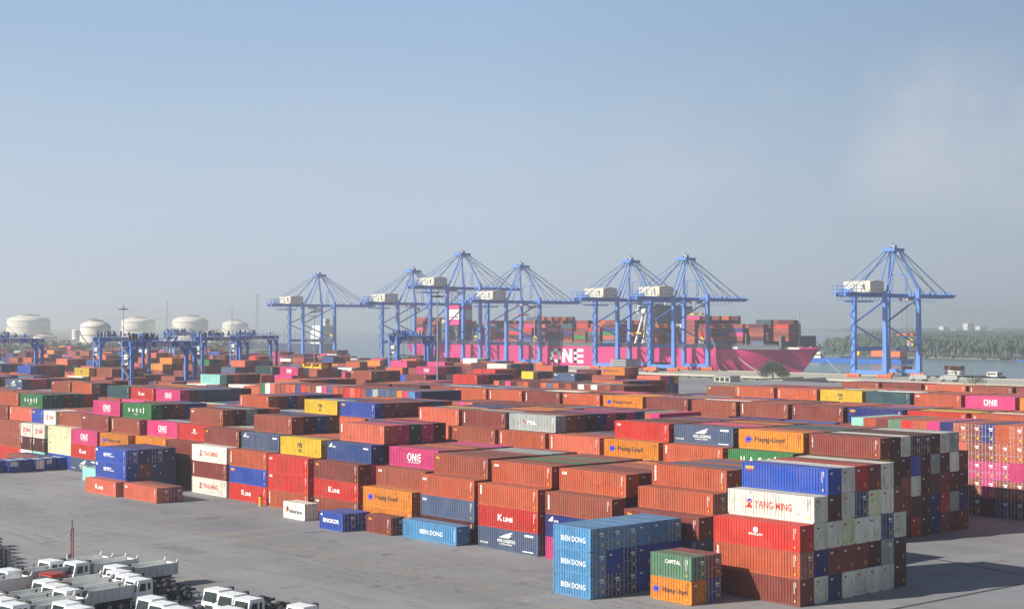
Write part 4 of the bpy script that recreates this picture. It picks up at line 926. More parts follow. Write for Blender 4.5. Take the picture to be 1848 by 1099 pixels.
for x, y, lab in RT: make_rtg(lab, (x, y, 0))

# ------------------------------------------------------------ the pink container ship
def hull_mesh(L, Bm, zk, zd, bow, m1, m2, zb, fine=40):
    """hull with bow at y=0, stern at y=L, centre x=0; zd deck, zk keel (below water)"""
    mb = MB(); st = []
    for i in range(fine+1):
        t = i/fine; y = L*(t**1.6)
        st.append(y)
    zs = [zk, zk+3, zb, (zb*2+zd)/3, (zb+zd*2)/3, zd]
    rows = []
    for y in st:
        row = []
        for k, z in enumerate(zs):
            q = k/(len(zs)-1)
            off = bow*(1-q)**1.1*1.0                # stem rakes forward with height
            yy = y+off*(1-min(1, y/(L*.35)))
            ent = L*(.26-.13*q)                    # length of entrance
            f = min(1, max(0, y/ent)); f = math.sin(f*math.pi/2)**(.75+.5*(1-q))
            g = 1 if y < L*.9 else 1-(y-L*.9)/(L*.1)*(.25+.55*(1-q))
            row.append((Bm/2*f*g, yy, z))
        rows.append(row)
    n = len(zs)
    for s in (-1,1):
        vs = [(s*x, y, z) for r in rows for x, y, z in r]
        for k in range(n-1):
            fs = [(i*n+k,(i+1)*n+k,(i+1)*n+k+1,i*n+k+1) for i in range(len(rows)-1)]
            mb.add(vs, fs, m1 if k >= 2 else m2)
    last = rows[-1]; mb.add([(-x,y,z) for x,y,z in last]+[(x,y,z) for x,y,z in last[::-1]], [tuple(range(2*n))], m1)
    deck = [(-r[-1][0], r[-1][1], zd-.4) for r in rows]+[(r[-1][0], r[-1][1], zd-.4) for r in rows[::-1]]
    mb.add(deck, [tuple(range(len(deck)))], 'shipd')
    return mb, rows
ship = thing('container_ship', 'huge pink container ship moored along the wharf behind the blue cranes', 'ship', (772.5,585,0))
hb, rows = hull_mesh(412, 51, -10, 14.6, 24, 'shipp', 'shipr', -1.0, 56)
hb.build('hull', ship)
mb = MB()   # white bulwark round the bow
pr = [r[-1] for r in rows if r[-1][1] < 52]
for s in (-1,1):
    for a, b_ in zip(pr, pr[1:]): mb.bar((s*a[0],a[1],15.1), (s*b_[0],b_[1],15.1), .3, 1.4, 'shipw' if 8 < a[1] < 46 else 'shipp')
mb.build('bulwark', ship)
mb = MB(); X = -25.56; U = Vector((0,-1,0)); Z = Vector((0,0,1))
def sb(y, z, w, h): mb.add([(X,y,z),(X,y-w,z),(X,y-w,z+h),(X,y,z+h)], [(0,1,2,3)], 'white')
y0 = 811-585; z0 = 2.4; Hh = 10.2; tk = 3.0; wd = 10.6
for a,b_,c,d in ((0,0,tk,Hh),(wd-tk,0,tk,Hh),(0,0,wd,tk*.7),(0,Hh-tk*.7,wd,tk*.7)): sb(y0-a, z0+b_, c, d)
n0 = y0-wd-2; sb(n0, z0, tk, Hh); sb(n0-wd+tk, z0, tk, Hh)
mb.add([(X-.02,n0,z0+Hh),(X-.02,n0-tk,z0+Hh),(X-.02,n0-wd,z0),(X-.02,n0-wd+tk,z0)], [(0,1,2,3)], 'white')
e0 = n0-wd-2; sb(e0, z0, tk, Hh)
for q in (0,(Hh-tk*.7)/2,Hh-tk*.7): sb(e0, z0+q, wd*.92, tk*.7)
mb.build('lettering', ship)
for k, u in enumerate(list(range(627,712,15))+list(range(743,906,15))+[950,967]):
    mb = MB(); y = u-585-1.0
    for x in np.arange(-23,24,7.6): mb.box((x-.25,y-.5,14.3), (x+.25,y+.5,24.5), 'shipd')
    for z in (16.9,19.6,22.4,24.4): mb.box((-23,y-.45,z), (23,y+.45,z+.18), 'shipd')
    mb.build('lashing_bridge', ship)
mb = MB(); mb.box((-25.2,12,14.3), (-24.6,385,16.6), 'shipd'); mb.box((-24.5,20,14.3), (24.5,330,16.4), 'shipd')
for i in range(120): mb.box((-25.4,14+i*3.1,14.6), (-25.25,14.12+i*3.1,17.6), 'mast')
mb.box((-25.42,14,16.9), (-25.3,385,17.0), 'mast'); mb.box((-25.42,14,17.55), (-25.3,385,17.65), 'mast')
mb.build('deck_coaming', ship)
sp_ = MB(); y = 714-585
sp_.box((-14,y,14.3), (14,y+13,44), 'mast'); sp_.box((-25,y+1,38.5), (25,y+10,41), 'shipw'); sp_.box((-24,y+.5,41), (24,y+9,43.6), 'shipw')
b2 = sp_.build('accommodation', ship)
mb = MB()
for k in range(8):
    for j in range(10):
        if (k*3+j) % 4: mb.box((-13+j*2.6,y-.06,17+k*2.9), (-12.2+j*2.6,y,17.9+k*2.9), 'glass')
for k in range(8):
    for j in range(4): mb.box((-14.06,y+1.5+j*2.8,17+k*2.9), (-14,y+2.4+j*2.8,17.9+k*2.9), 'glass')
mb.box((-23.9,y+.44,41.6), (23.9,y+.5,43.0), 'glass'); mb.box((-24.06,y+.8,41.6), (-24,y+8.6,43.0), 'glass')
mb.build('window', b2)
mb = MB()
for s in (-1,1):
    mb.bar((s*24,y+4,17), (s*18,y+4,40), 1.1, 1.6, 'shipw'); mb.bar((s*24,y+11,17), (s*18,y+8,40), 1.1, 1.6, 'shipw'); mb.bar((s*24,y+4,27), (s*15,y+4,18), .7, .9, 'shipw')
mb.build('bridge_wing_brace', ship)
mb = MB(); mb.prism([(14.2+y_*1.0, 0) for y_ in ()] or [(-24.5,22.5),(-17.5,22.5),(-17,24),(-18,25.2),(-24,25.2),(-25,24)], 1, y+12.2, y+15, 'orange'); mb.build('lifeboat', ship)
mb = MB(); mb.cyl((0,y+5,43.6), (0,y+5,52), .6, 'shipw', 8, .3); mb.box((-4,y+4.6,47), (4,y+5.2,47.4), 'shipw'); mb.box((-2,y+4.6,49.5), (2,y+5.2,49.8), 'shipw'); mb.build('radar_mast', ship)
mb = MB(); y = 928-585
mb.box((-20,y,14.3), (20,y+16,30), 'shipd'); mb.box((-22,y-4,30), (-8,y+12,34.5), 'pinkl'); mb.box((-22,y-4,34.5), (-8,y+12,42.5), 'shipw'); mb.box((-22,y-4,42.5), (-8,y+12,46), 'pinkl')
mb.box((-24,y+12.2,17), (-10,y+16,34.5), 'shipw')
mb.build('funnel', ship)
mb = MB(); mb.cyl((-5,12,14.3), (-5,12,39), .55, 'mast', 8, .3); mb.box((-8.4,11.8,25), (-1.6,12.2,25.4), 'mast'); mb.box((-7.4,11.8,31), (-2.6,12.2,31.3), 'mast'); mb.bar((-5,12,24), (0,30,15), .14, .14, 'mast'); mb.build('foremast', ship)
mb = MB(); mb.box((-18,16,14.3), (18,18,23), 'shipd'); mb.box((-2.5,4,14.4), (-.5,6,16), 'shipw'); mb.box((.5,5,14.4), (2.5,8,15.7), 'shipd'); mb.box((-7,8,14.4), (-4.5,11,16.1), 'mast'); mb.build('breakwater', ship)
mb = MB(); mb.cyl((0,1.2,15), (0,1.2,19.5), .1, 'mast', 6); mb.box((-.9,1.17,18.2), (0,1.22,19.4), 'redl'); mb.build('flag', ship)
mb = MB(); mb.cyl((-17.2,23.4,4.6), (-15.8,24.2,4.8), 1.2, 'shipr', 8); mb.box((-17.8,23.2,1.6), (-17.1,24.6,4.6), 'dark'); mb.build('anchor', ship)
# mooring lines
for p, q, lab in (((752,640,14.2),(742.4,612,.6),'mooring rope falling from the bow deck to the wharf'),((752.3,642,14.2),(742.4,609,.6),'lower of the two long mooring ropes from the pink bow'),((771,582,13.6),(742.4,546,.6),'steep mooring rope from the tip of the pink bow')):
    mb = MB(); P0 = Vector(p); Q0 = Vector(q)
    pts = [P0.lerp(Q0, k/8)-Vector((0,0,1.6*math.sin(math.pi*k/8))) for k in range(9)]
    for a, b_ in zip(pts, pts[1:]): mb.bar(a, b_, .16, .16, 'rope')
    mb.build('mooring_rope', label=lab, cat='rope')

# ------------------------------------------------------------ light masts
def make_mast(x, y, H, label, n=10):
    t = thing('light_mast', label, 'light mast', (x,y,0), 0, 'tall yard light masts')
    mb = MB(); mb.cyl((0,0,0), (0,0,H), .36, 'mast', 10, .16); mb.cyl((0,0,0), (0,0,.5), .8, 'conc', 10); mb.build('pole', t)
    mb = MB(); mb.cyl((0,0,H-1.2), (0,0,H-.9), 1.0, 'dark', 12); mb.cyl((0,0,H-.2), (0,0,H+.1), .7, 'dark', 12); mb.bar((0,0,H), (0,0,H+1.6), .08, .08, 'dark'); mb.build('head_ring', t)
    for i in range(n):
        a = 2*math.pi*i/n; c, s = math.cos(a), math.sin(a); r = 1.9
        mb = MB(); mb.bar((c*.9,s*.9,H-1.05), (c*r,s*r,H-1.1), .08, .08, 'dark'); mb.bar((c*(r-.1),s*(r-.1),H-1.5), (c*(r+.5),s*(r+.5),H-1.15), .75, .22, 'dark'); mb.build('floodlight', t)
make_mast(349.7, 703.7, 39.5, 'tall light mast rising above the left yard gantries')
make_mast(322.4, 408.8, 41.5, 'tallest light mast at the centre, before the pink ship')
make_mast(445.9, 672.7, 38.5, 'light mast in front of the leftmost quay crane', 8)
make_mast(415.1, 460.7, 39.0, 'light mast left of the big white ship letters', 8)
for i, (x, y) in enumerate(((677.5,478),(678,470),(678,415),(677.5,590))):
    t = thing('street_lamp', ['thin street lamp on the wharf right of the separate crane','second thin street lamp right of the separate crane','thin street lamp on the wharf near the small cargo boat','thin street lamp on the wharf before the pink bow'][i], 'street lamp', (x,y,0), 0, 'street lamps on the wharf')
    mb = MB(); mb.cyl((0,0,0), (0,0,10.5), .14, 'mast', 6, .08); mb.build('pole', t)
    mb = MB(); mb.bar((0,0,10.4), (-1.6,0,10.9), .1, .1, 'mast'); mb.box((-2.6,-.18,10.8), (-1.5,.18,11), 'mast'); mb.build('lamp_arm', t)
t = thing('marker_pole', 'thin dark red twin pole with a black tip standing behind the parked dump trucks', 'pole', (83.7,182.7,0))
mb = MB()
for q in (-.28,.28):
    for k in range(9): mb.box((q-.11,-.14,k*.85), (q+.11,.14,k*.85+.85), 'shipr')
mb.build('pole', t)
mb = MB(); mb.cyl((0,0,7.6), (0,0,10.0), .12, 'dark', 8); mb.box((-.9,-.3,6.0), (-.5,.3,6.4), 'mast'); mb.box((-.7,-.3,7.6), (.3,.3,7.9), 'mast'); mb.build('antenna', t)
mb = MB(); mb.box((-1.4,-.5,0), (-.7,.4,1.3), 'mast'); mb.build('cabinet', t)
t.scale = (.5, .5, .5)

# ------------------------------------------------------------ storage tanks beyond the yard
def make_tank(x, y, r, h, dome, label, z0=0, stripe=True, name='storage_tank', cm='tank'):
    t = thing(name, label, 'storage tank', (x,y,z0), 0, 'white storage tanks beyond the yard')
    mb = MB(); mb.cyl((0,0,-.5), (0,0,h), r, cm, 48, cap=False); smooth(mb.build('shell', t))
    mb = MB(); N = 48; vs = []; K = 6
    for k in range(K+1):
        a = k/K*math.pi/2
        for i in range(N): vs.append((r*math.cos(a)*math.cos(2*math.pi*i/N)*.995+.0, r*math.cos(a)*math.sin(2*math.pi*i/N)*.995, h+dome*math.sin(a)))
    mb.add(vs, [(k*N+i, k*N+(i+1) % N, (k+1)*N+(i+1) % N, (k+1)*N+i) for k in range(K) for i in range(N)], cm); smooth(mb.build('roof', t))
    mb = MB()
    for z in (h-.2, h*.66, h*.33):
        for i in range(36):
            a, b_ = 2*math.pi*i/36, 2*math.pi*(i+1)/36
            mb.bar((math.cos(a)*(r+.6),math.sin(a)*(r+.6),z), (math.cos(b_)*(r+.6),math.sin(b_)*(r+.6),z), .5, .35, 'mast')
    mb.build('wind_girder', t)
    if r > 12:
        mb = MB()
        for i in range(26):
            a = math.pi*(.85+.5*i/26); b_ = math.pi*(.85+.5*(i+1)/26); z = h*(1-i/26); z2 = h*(1-(i+1)/26)
            mb.bar((math.cos(a)*(r+1),math.sin(a)*(r+1),z), (math.cos(b_)*(r+1),math.sin(b_)*(r+1),z2), 1.2, 1.0, 'mast')
        mb.build('spiral_stair', t)
        mb = MB(); rr = random.Random(int(x)); mb.cyl((0,0,h+dome*.8), (0,0,h+dome+.6), r*.5, 'mast', 24)
        for i in range(26):
            a = rr.random()*6.28; q = rr.random()*r*.55; px, py = q*math.cos(a), q*math.sin(a); hz = h+dome*math.sqrt(1-(q/r)**2)
            mb.box((px-.7,py-.7,hz-.3), (px+.7,py+.7,hz+1+rr.random()*2), 'mast' if i % 3 else 'orange')
        mb.build('roof_pipework', t)
make_tank(1194,2807,41,38,11,'large domed white tank at the far left with a sunlit left side')
make_tank(723,1652,13.5,17,1.2,'squat flat-topped tank in front of the large domed tank')
make_tank(767,1614,17.5,28,7,'white tank with rusty pipework on its dome, nearest of the tanks')
make_tank(1003,2178,6.5,13,2.0,'small white tank left of the tank with rusty pipework', z0=8)
make_tank(1403,2758,34,36,9,'pale domed tank behind the left light mast')
make_tank(1482,2688,36,36,12,'domed white tank, middle of the three hazy ones')
make_tank(1706,2891,29,30,10,'faded domed tank, rightmost of the big hazy ones')
make_tank(1315,2304,20,17,3,'low white tank below the middle domed one')
make_tank(1359,2265,17,17,4,'low white tank at the right end of the tank farm')
make_tank(1116,2212,22,16,4,'low white tank with shallow dome behind the nearest yard gantry')
make_tank(1030,2900,30,20,5,'faint tank at the far left edge behind the gantry beam')
make_tank(1010,2480,46,13,1.5,'wide low tank between the two left tanks')
# pylons and thin far masts
for i, (x, y, h, lab) in enumerate(((1330,2500,74,'faint lattice mast left of the middle domed tank'),(1480,2520,62,'lattice pylon standing before the middle domed tank'),(1270,2083,80,'tall faint lattice mast left of the leftmost quay crane'))):
    t = thing('lattice_mast', lab, 'lattice mast', (x,y,0), 0, 'lattice masts in the haze')
    mb = MB()
    for a, b_ in ((-1,-1),(-1,1),(1,-1),(1,1)): mb.bar((a*2.6,b_*2.6,0), (a*.6,b_*.6,h), .3, .3, 'mast')
    for k in range(12):
        z = h*k/12; q = 2.6-2*k/12; q2 = 2.6-2*(k+1)/12
        for s in (-1,1): mb.bar((-q,s*q,z), (q2,s*q2,z+h/12), .16, .16, 'mast'); mb.bar((s*q,-q,z), (s*q2,q2,z+h/12), .16, .16, 'mast')
    mb.build('lattice', t)
    mb = MB()
    for z in ((h*.72,h*.84) if i == 1 else (h*.97,)): mb.bar((-5,0,z), (5,0,z), .4, .4, 'mast')
    mb.build('cross_arm', t)
# far cranes, silhouettes beyond the tanks
for i, (x, y) in enumerate(((2420,4650),(2270,4620))):
    t = thing('far_quay_crane', ['faint far crane above the middle domed tank','faint far crane right of the middle domed tank','faint far crane between two domed tanks','faintest far crane at the right of the tank farm'][i], 'crane', (x,y,0), 0, 'far cranes lost in haze')
    mb = MB()
    for a in (0,30):
        for b_ in (-12,12): mb.bar((a,b_,0), (a,b_,48), 1.2, 1.2, 'mast')
    mb.build('portal', t)
    mb = MB(); mb.box((-28,-2,46.5), (35,2,48.5), 'mast'); mb.bar((35,0,48), (80,0,92 if i % 2 else 60), 1.4, 1.4, 'mast'); mb.build('boom', t)
    mb = MB(); mb.bar((30,0,50), (22,0,82), 1.1, 1.1, 'mast'); mb.bar((0,0,50), (22,0,82), .8, .8, 'mast'); mb.bar((22,0,82), (75,0,88 if i % 2 else 59), .8, .8, 'mast'); mb.build('a_frame', t)

# ------------------------------------------------------------ trees and the mangrove forest
def leafcloud(mb, c, rx, rz, n, size, m, r):
    vs, fs = [], []
    for i in range(n):
        a = r.random()*6.283; u = r.uniform(-1,1); q = r.random()**.35*(1+.18*math.sin(3*a+u*4)); s = math.sqrt(max(0,1-u*u))
        p = Vector((c[0]+rx*q*s*math.cos(a), c[1]+rx*q*s*math.sin(a), c[2]+rz*q*u))
        n1 = Vector((r.gauss(0,1), r.gauss(0,1), r.gauss(0,1)+.4)).normalized(); t1 = n1.orthogonal().normalized(); t2 = n1.cross(t1); k = size*(.6+r.random()*.8); o = len(vs)
        vs += [p-t1*k, p-t2*k*.6, p+t1*k, p+t2*k*.6]; fs.append((o,o+1,o+2,o+3))
    mb.add(vs, fs, m)
def tree(x, y, h, r_, label, z0=0, n=2600, name='tree', cat='tree', lm='leaf', low=.25):
    r = random.Random(int(x*7+y)); t = thing(name, label, cat, (x,y,z0))
    mb = MB(); mb.cyl((0,0,0), (.2,.1,h*.45), h*.045, 'bark', 8, h*.03)
    lob = []
    for k in range(9):
        a = k*.7+r.random(); d = r_*(.25+.45*r.random()); z = h*(low+.2+.42*r.random()); p = (d*math.cos(a), d*math.sin(a), z); lob.append(p)
        mb.cyl((.1,.1,h*.3), p, h*.016, 'bark', 5, h*.006)
    mb.build('trunk', t)
    mb = MB()
    for p in lob: leafcloud(mb, p, r_*(.38+.2*r.random()), h*(.17+.09*r.random()), n//9, h*.028, lm, r)
    mb.build('crown', t); return t
M['leaf2'] = mat('light_leaf_green', lin(72,88,62), .85, .25, .15)
tree(659, 531, 12, 8.6, 'round dense green tree on the yard edge before the pink bow', n=5200, low=.05)
tree(650, 398, 8.0, 6.4, 'sparse scrubby bush at the yard edge below the small cargo boat', n=900, name='bush', cat='bush', lm='leaf2', low=0)
rr = random.Random(11)
mb = MB()   # dark green belt of trees behind the left yard
for i in range(520):
    y = rr.uniform(1290,1640); x = rr.uniform(180,760) if i < 300 else rr.uniform(350,1020)
    if x > 735 and y < 1300+(x-752)*1.1: continue
    h = rr.uniform(6,13); leafcloud(mb, (x,y,h*.55), h*.75, h*.5, 34, h*.16, 'leaf', rr)
mb.build('tree_belt', label='dark green belt of far-off trees between the left yard and the tanks', cat='trees', kind='stuff')
SH = [(1255,150),(1256,400),(1262,600),(1274,728),(1293,867),(1345,1003),(1560,1187),(2100,1500),(3400,2300),(6500,5200)]
def shore(y):
    for (x0,y0),(x1,y1) in zip(SH, SH[1:]):
        if y0 <= y <= y1: return x0+(x1-x0)*(y-y0)/(y1-y0)
    return SH[0][0]
ico = bpy.data.meshes.new('i')
import bmesh
bm = bmesh.new(); bmesh.ops.create_icosphere(bm, subdivisions=1, radius=1); bm.to_mesh(ico); bm.free()
IV = np.array([v.co[:] for v in ico.vertices]); IF = [tuple(p.vertices) for p in ico.polygons]; bpy.data.meshes.remove(ico)
mb = MB()
def crown(x, y, z, w, h, m):
    d = np.array([[rr.uniform(.72,1.2)] for _ in IV]); v = IV*d*np.array((w,w,h))+np.array((x,y,z)); mb.add([tuple(a) for a in v], IF, m)
for i in range(12000):
    y = 150+1500*rr.random()**1.05; d = abs(rr.gauss(0,1))*420*rr.random()+rr.random()*60
    x = shore(y)+3+d; h = (12.5+4.5*math.sin(x*.013+2)*math.sin(y*.011)+rr.uniform(-2.6,3.2))*(.45+.55*min(1, d/22))
    crown(x, y, h-2.4-1.6, rr.uniform(1.6,2.8), rr.uniform(2.6,4.6), 'mangr' if rr.random() < .7 else 'leaf2')
    if d < 45 and rr.random() < .8:
        mb.bar((x,y,-1.6), (x+rr.uniform(-.4,.4),y,h-3), .42, .42, 'bark', .25, .25)
    if d < 26: leafcloud(mb, (x,y,h-3), 2.4, 2.6, 8, .8, 'leaf2', rr)
for i in range(700):
    y = 150+1200*rr.random(); crown(shore(y)+rr.uniform(-1,3), y, -.8, rr.uniform(1.5,4), rr.uniform(.8,2.0), 'mangr')
mb.build('mangrove_forest', label='dense mangrove forest with pale trunks lining the far river bank', cat='forest', kind='stuff')
# canopy reaching back to the horizon
mb = MB(); vs = []; NX, NY = 150, 170
for i in range(NX+1):
    for j in range(NY+1):
        y = -300+5200*(j/NY)**1.35; x = shore(max(150,min(y,5200)))+160+6200*(i/NX)**2.1
        vs.append((x, y, 11.2+2.6*rr.random()+1.5*math.sin(x*.01)*math.cos(y*.013)))
mb.add(vs, [(i*(NY+1)+j, (i+1)*(NY+1)+j, (i+1)*(NY+1)+j+1, i*(NY+1)+j+1) for i in range(NX) for j in range(NY)], 'mangr')
mb.build('far_forest_canopy', label='hazy green forest canopy reaching back from the river to the horizon', cat='forest', kind='stuff')

# ------------------------------------------------------------ boats, barges, far vessels, quay clutter
def boat(x, y, rz, L, W, label, hullm='navyhull', name='river_boat', cat='boat', zd=2.2):
    t = thing(name, label, cat, (x,y,-3.2), rz)     # bow towards local -y
    h_, _ = hull_mesh(L, W, -1.2, zd, L*.05, hullm, hullm, .3, 16); h_.build('hull', t)
    mb = MB(); y0 = L*.14; mb.box((-W*.36,y0,zd-.4), (W*.36,y0+L*.26,zd+2.4), 'shipw'); mb.box((-W*.42,y0-.5,zd+2.4), (W*.42,y0+L*.28,zd+2.65), 'shipw'); mb.build('wheelhouse', t)
    mb = MB(); mb.box((-W*.365,y0+.8,zd+1), (-W*.36,y0+L*.2,zd+1.8), 'glass'); mb.box((-W*.3,y0-.05,zd+1), (W*.3,y0,zd+1.8), 'glass'); mb.build('window', t)
    mb = MB(); mb.cyl((0,y0+1,zd+2.6), (0,y0+1,zd+7), .12, 'mast', 6); mb.build('mast', t); return t
boat(776, 455, 0, 30, 8, 'small navy cargo boat with a white wheelhouse at the right wharf', zd=3.6)
t = thing('cargo_barge', 'low barge loaded with containers moored behind the small navy boat', 'barge', (785,470,-3.2))
mb = MB(); mb.prism([(-5.5,0),(5.5,0),(6.3,2.4),(-6.3,2.4)], 1, 4, 42, 'navyhull'); mb.build('hull', t)
boat(778, 408, 0, 40, 9, 'white-hulled boat with red containers cut off by the right edge', 'shipw')
put_ = [(776,428,1.2,'bright red'),(778.6,428,1.2,'brick brown'),(776,428,3.8,'brick brown')]
for k, (x, y, z, c) in enumerate(put_):
    t = thing('shipping_container', ['bright red container on the boat at the right edge','container in the inner row on the right-edge boat','brick brown upper container on the boat at the right edge'][k], 'container', (x,y,z-2.2), 0, 'containers on the right-edge boat')
    for p in ('frame','side_wall','roof','end_wall','back_wall'):
        o = link(p, cmesh(p, L4, ST), t); o.color = PAL[c]+(1,)
for z_, c_, lab in ((3.2,'brick brown','brick brown container on top of the white one aboard the barge'),(.4,'off-white','white container with dark lettering aboard the barge at the wharf')):
    t = thing('shipping_container', lab, 'container', (781,492,z_), 0, 'containers on the barge')
    for p in ('frame','side_wall','roof','end_wall','back_wall'):
        o = link(p, cmesh(p, L4, ST), t); o.color = PAL[c_]+(1,)
    if c_ == 'off-white':
        ms = MB(); X = -CW/2-.02; text(ms, 'MAERSK', (X,3.4,.7), (0,-1,0), (0,0,1), 1.1, 6.5, 'blackl', .03)
        ms.add([(X,5.2,.7),(X,4.0,.7),(X,4.0,1.9),(X,5.2,1.9)], [(0,1,2,3)], 'bluel'); ms.build('lettering', t)
# blue flat barge with a crane and orange deck houses
t = thing('crane_barge', 'long blue barge with orange deck houses seen through the separate crane', 'barge', (1085,733,-3.2))
mb = MB(); mb.prism([(-9,0),(9,0),(10,3.6),(-10,3.6)], 1, -4, 108, 'bargeb')
mb.build('hull', t)
mb = MB(); mb.box((-5,0,6), (5,14,12.5), 'orange'); mb.box((-4,16,6), (4,30,13.5), 'orange'); mb.box((-1,14,13.5), (1,16,17), 'dark'); mb.box((-6,0,3.6), (6,62,5.9), 'navyhull'); mb.build('deck_house', t)
mb = MB(); mb.box((-4,84,3.6), (4,96,9), 'houseb'); mb.box((-4,84,6), (4,96,7), 'redl'); mb.box((-3,98,3.6), (3,106,6.5), 'shipw'); mb.build('cabin', t)
mb = MB(); mb.cyl((-1,46,5.9), (1,46,8), 1.2, 'dark', 10); mb.cyl((-1.5,46,8.2), (1.5,46,8.2), 2.2, 'yel', 16); mb.bar((0,46,8), (0,32,12), .5, .5, 'dark'); mb.build('winch', t)
# tug and vessels in the river at left
boat(857, 1226, .4, 26, 9, 'tiny dark tug alone on the hazy river', 'navyhull', 'tug_boat', 'tug')
t = thing('cargo_vessel', 'grey and white cargo vessel moored beyond the leftmost quay crane', 'ship', (1012,1478,-3.2), R(8))
t.scale = (.86,.86,.86)
h_, _ = hull_mesh(190, 30, -3, 12, 8, 'navyhull', 'navyhull', 1.5, 24); h_.build('hull', t)
mb = MB(); mb.box((-12,18,12), (12,38,38), 'shipw'); mb.box((-15,18,30), (15,26,33), 'shipw'); mb.box((-5,38,12), (5,50,30), 'shipw'); mb.build('superstructure', t)
mb = MB(); mb.box((-4,20,38), (4,32,47), 'shipw'); 
for k in range(3): mb.box((-4.1,19.9,39.5+k*2.6), (4.1,32.1,40.6+k*2.6), 'redl' if k % 2 == 0 else 'navyhull')
mb.build('funnel', t)
mb = MB()
for k in range(5): mb.cyl((0,66+k*24,12), (0,66+k*24,30), .9, 'mast', 8); mb.bar((0,66+k*24,26), (0,86+k*24,34), .8, .8, 'mast')
mb.build('deck_crane', t)
t = thing('offshore_rig', 'pale offshore rig far off above the mangroves', 'rig', (4003,2478,8))
mb = MB()
for k in range(5): mb.box((-6,-90+k*42,0), (30,-74+k*42,8+9*(k % 3)), 'shipw')
mb.box((-4,-96,-6), (26,110,1), 'orange'); mb.build('platform', t)
mb = MB(); mb.bar((10,0,10), (4,0,78), 3, 3, 'orange', 1, 1); mb.bar((10,60,8), (6,80,30), 2, 2, 'mast'); mb.bar((10,-40,8), (10,-20,34), 1.6, 1.6, 'mast'); mb.build('derrick', t)
boat(1235, 700, .2, 12, 3.5, 'tiny blue boat close to the far mangrove bank', 'bargeb', 'river_boat', 'boat', 1.2)
# hatch covers stacked on the quay, quay clutter
for i, (x, y, n, m) in enumerate(((700,688,7,'mast'),(718,676,5,'dark'))):
    t = thing('hatch_covers', ['stack of pale grey hatch covers under the sixth quay crane','stack of dark hatch covers beside the pale stack'][i], 'hatch covers', (x,y,0))
    for k in range(n):
        mb = MB(); mb.box((-6,-7,k*1.1+.05), (6,7,k*1.1+.75), m); mb.box((-5.4,-6.4,k*1.1+.75), (5.4,6.4,k*1.1+1.05), 'dark'); mb.build('cover', t)
qr = random.Random(5)
for i, (x, y) in enumerate(((690,655),(690,457),(694,441))):
    t = thing('quay_truck', ['orange quay truck beneath the crane portal','pale box truck just right of the separate crane','second pale box truck further right of the separate crane'][i], 'truck', (x,y,0), 0, 'trucks on the wharf')
    c = 'orange' if i == 0 else 'mast'
    mb = MB(); mb.box((-1.2,-6,1.2), (1.2,2.2,3.4), c); mb.build('box', t)
    mb = MB(); mb.prism([(2.5,.6),(4.6,.6),(4.6,1.9),(4.1,2.9),(2.5,3.0)], 0, -1.15, 1.15, c); mb.build('cab', t)
    for yy in (-5,-3.6,3.4):
        mb = MB(); mb.cyl((-1.2,yy,.5), (1.2,yy,.5), .5, 'tyre', 10); mb.build('wheel', t)
# warehouse-like transformer cabin at yard edge
t = thing('utility_building', 'low concrete utility building with dark openings at the yard edge', 'building', (600,512,0))
mb = MB(); mb.box((0,0,0), (8,11,3.0), 'conc'); mb.build('wall', t)
mb = MB(); mb.box((-.5,-.5,3.0), (8.5,11.5,3.3), 'mast'); mb.build('roof', t)
for k in range(3):
    mb = MB(); mb.box((-.05,.8+k*3.4,.4), (0,3.2+k*3.4,2.3), 'glass'); mb.build('opening', t)
# reach stacker amid the left stacks
t = thing('reach_stacker', 'dark blue and yellow reach stacker between stacks at the left', 'reach stacker', (160,330,0))
mb = MB(); mb.box((-1.9,-4,1.0), (1.9,3.6,2.8), 'rtg'); mb.box((-1.2,-1.5,2.8), (.6,1,5.2), 'glass'); mb.build('body', t)
mb = MB(); mb.bar((.8,3.2,3.4), (.8,-7.4,9.6), .9, .9, 'yel'); mb.box((-.4,-10.5,8.2), (2.0,-6.5,8.9), 'yel'); mb.build('boom', t)
for sx in (-1.9,1.9):
    for y in (-3.2,2.8):
        mb = MB(); mb.cyl((sx-.35,y,.9), (sx+.35,y,.9), .9, 'tyre', 14); mb.build('wheel', t)
for i, (x, y) in enumerate(((300,452),)):
    t = thing('spreader_frame', 'yellow spreader resting on containers behind the near gantries', 'spreader', (x,y,14.6), 0)
    mb = MB(); mb.box((-1.2,-6,0), (1.2,6,.5), 'yel'); mb.build('beam', t)
    mb = MB()
    for y in (-5.5,0,5.5): mb.box((-1.6,y-.5,.5), (1.6,y+.5,1.4), 'yel')
    mb.build('head_block', t)
# small yellow post at the block corner and orange rubbish bin
t = thing('safety_post', 'small yellow post at the foot of the orange stack', 'post', (131.2,214.0,0))
mb = MB(); mb.cyl((0,0,0), (0,0,1.7), .28, 'yel', 10); mb.build('post', t)
mb = MB(); mb.cyl((0,0,1.7), (0,0,1.85), .32, 'dark', 10); mb.build('cap', t)

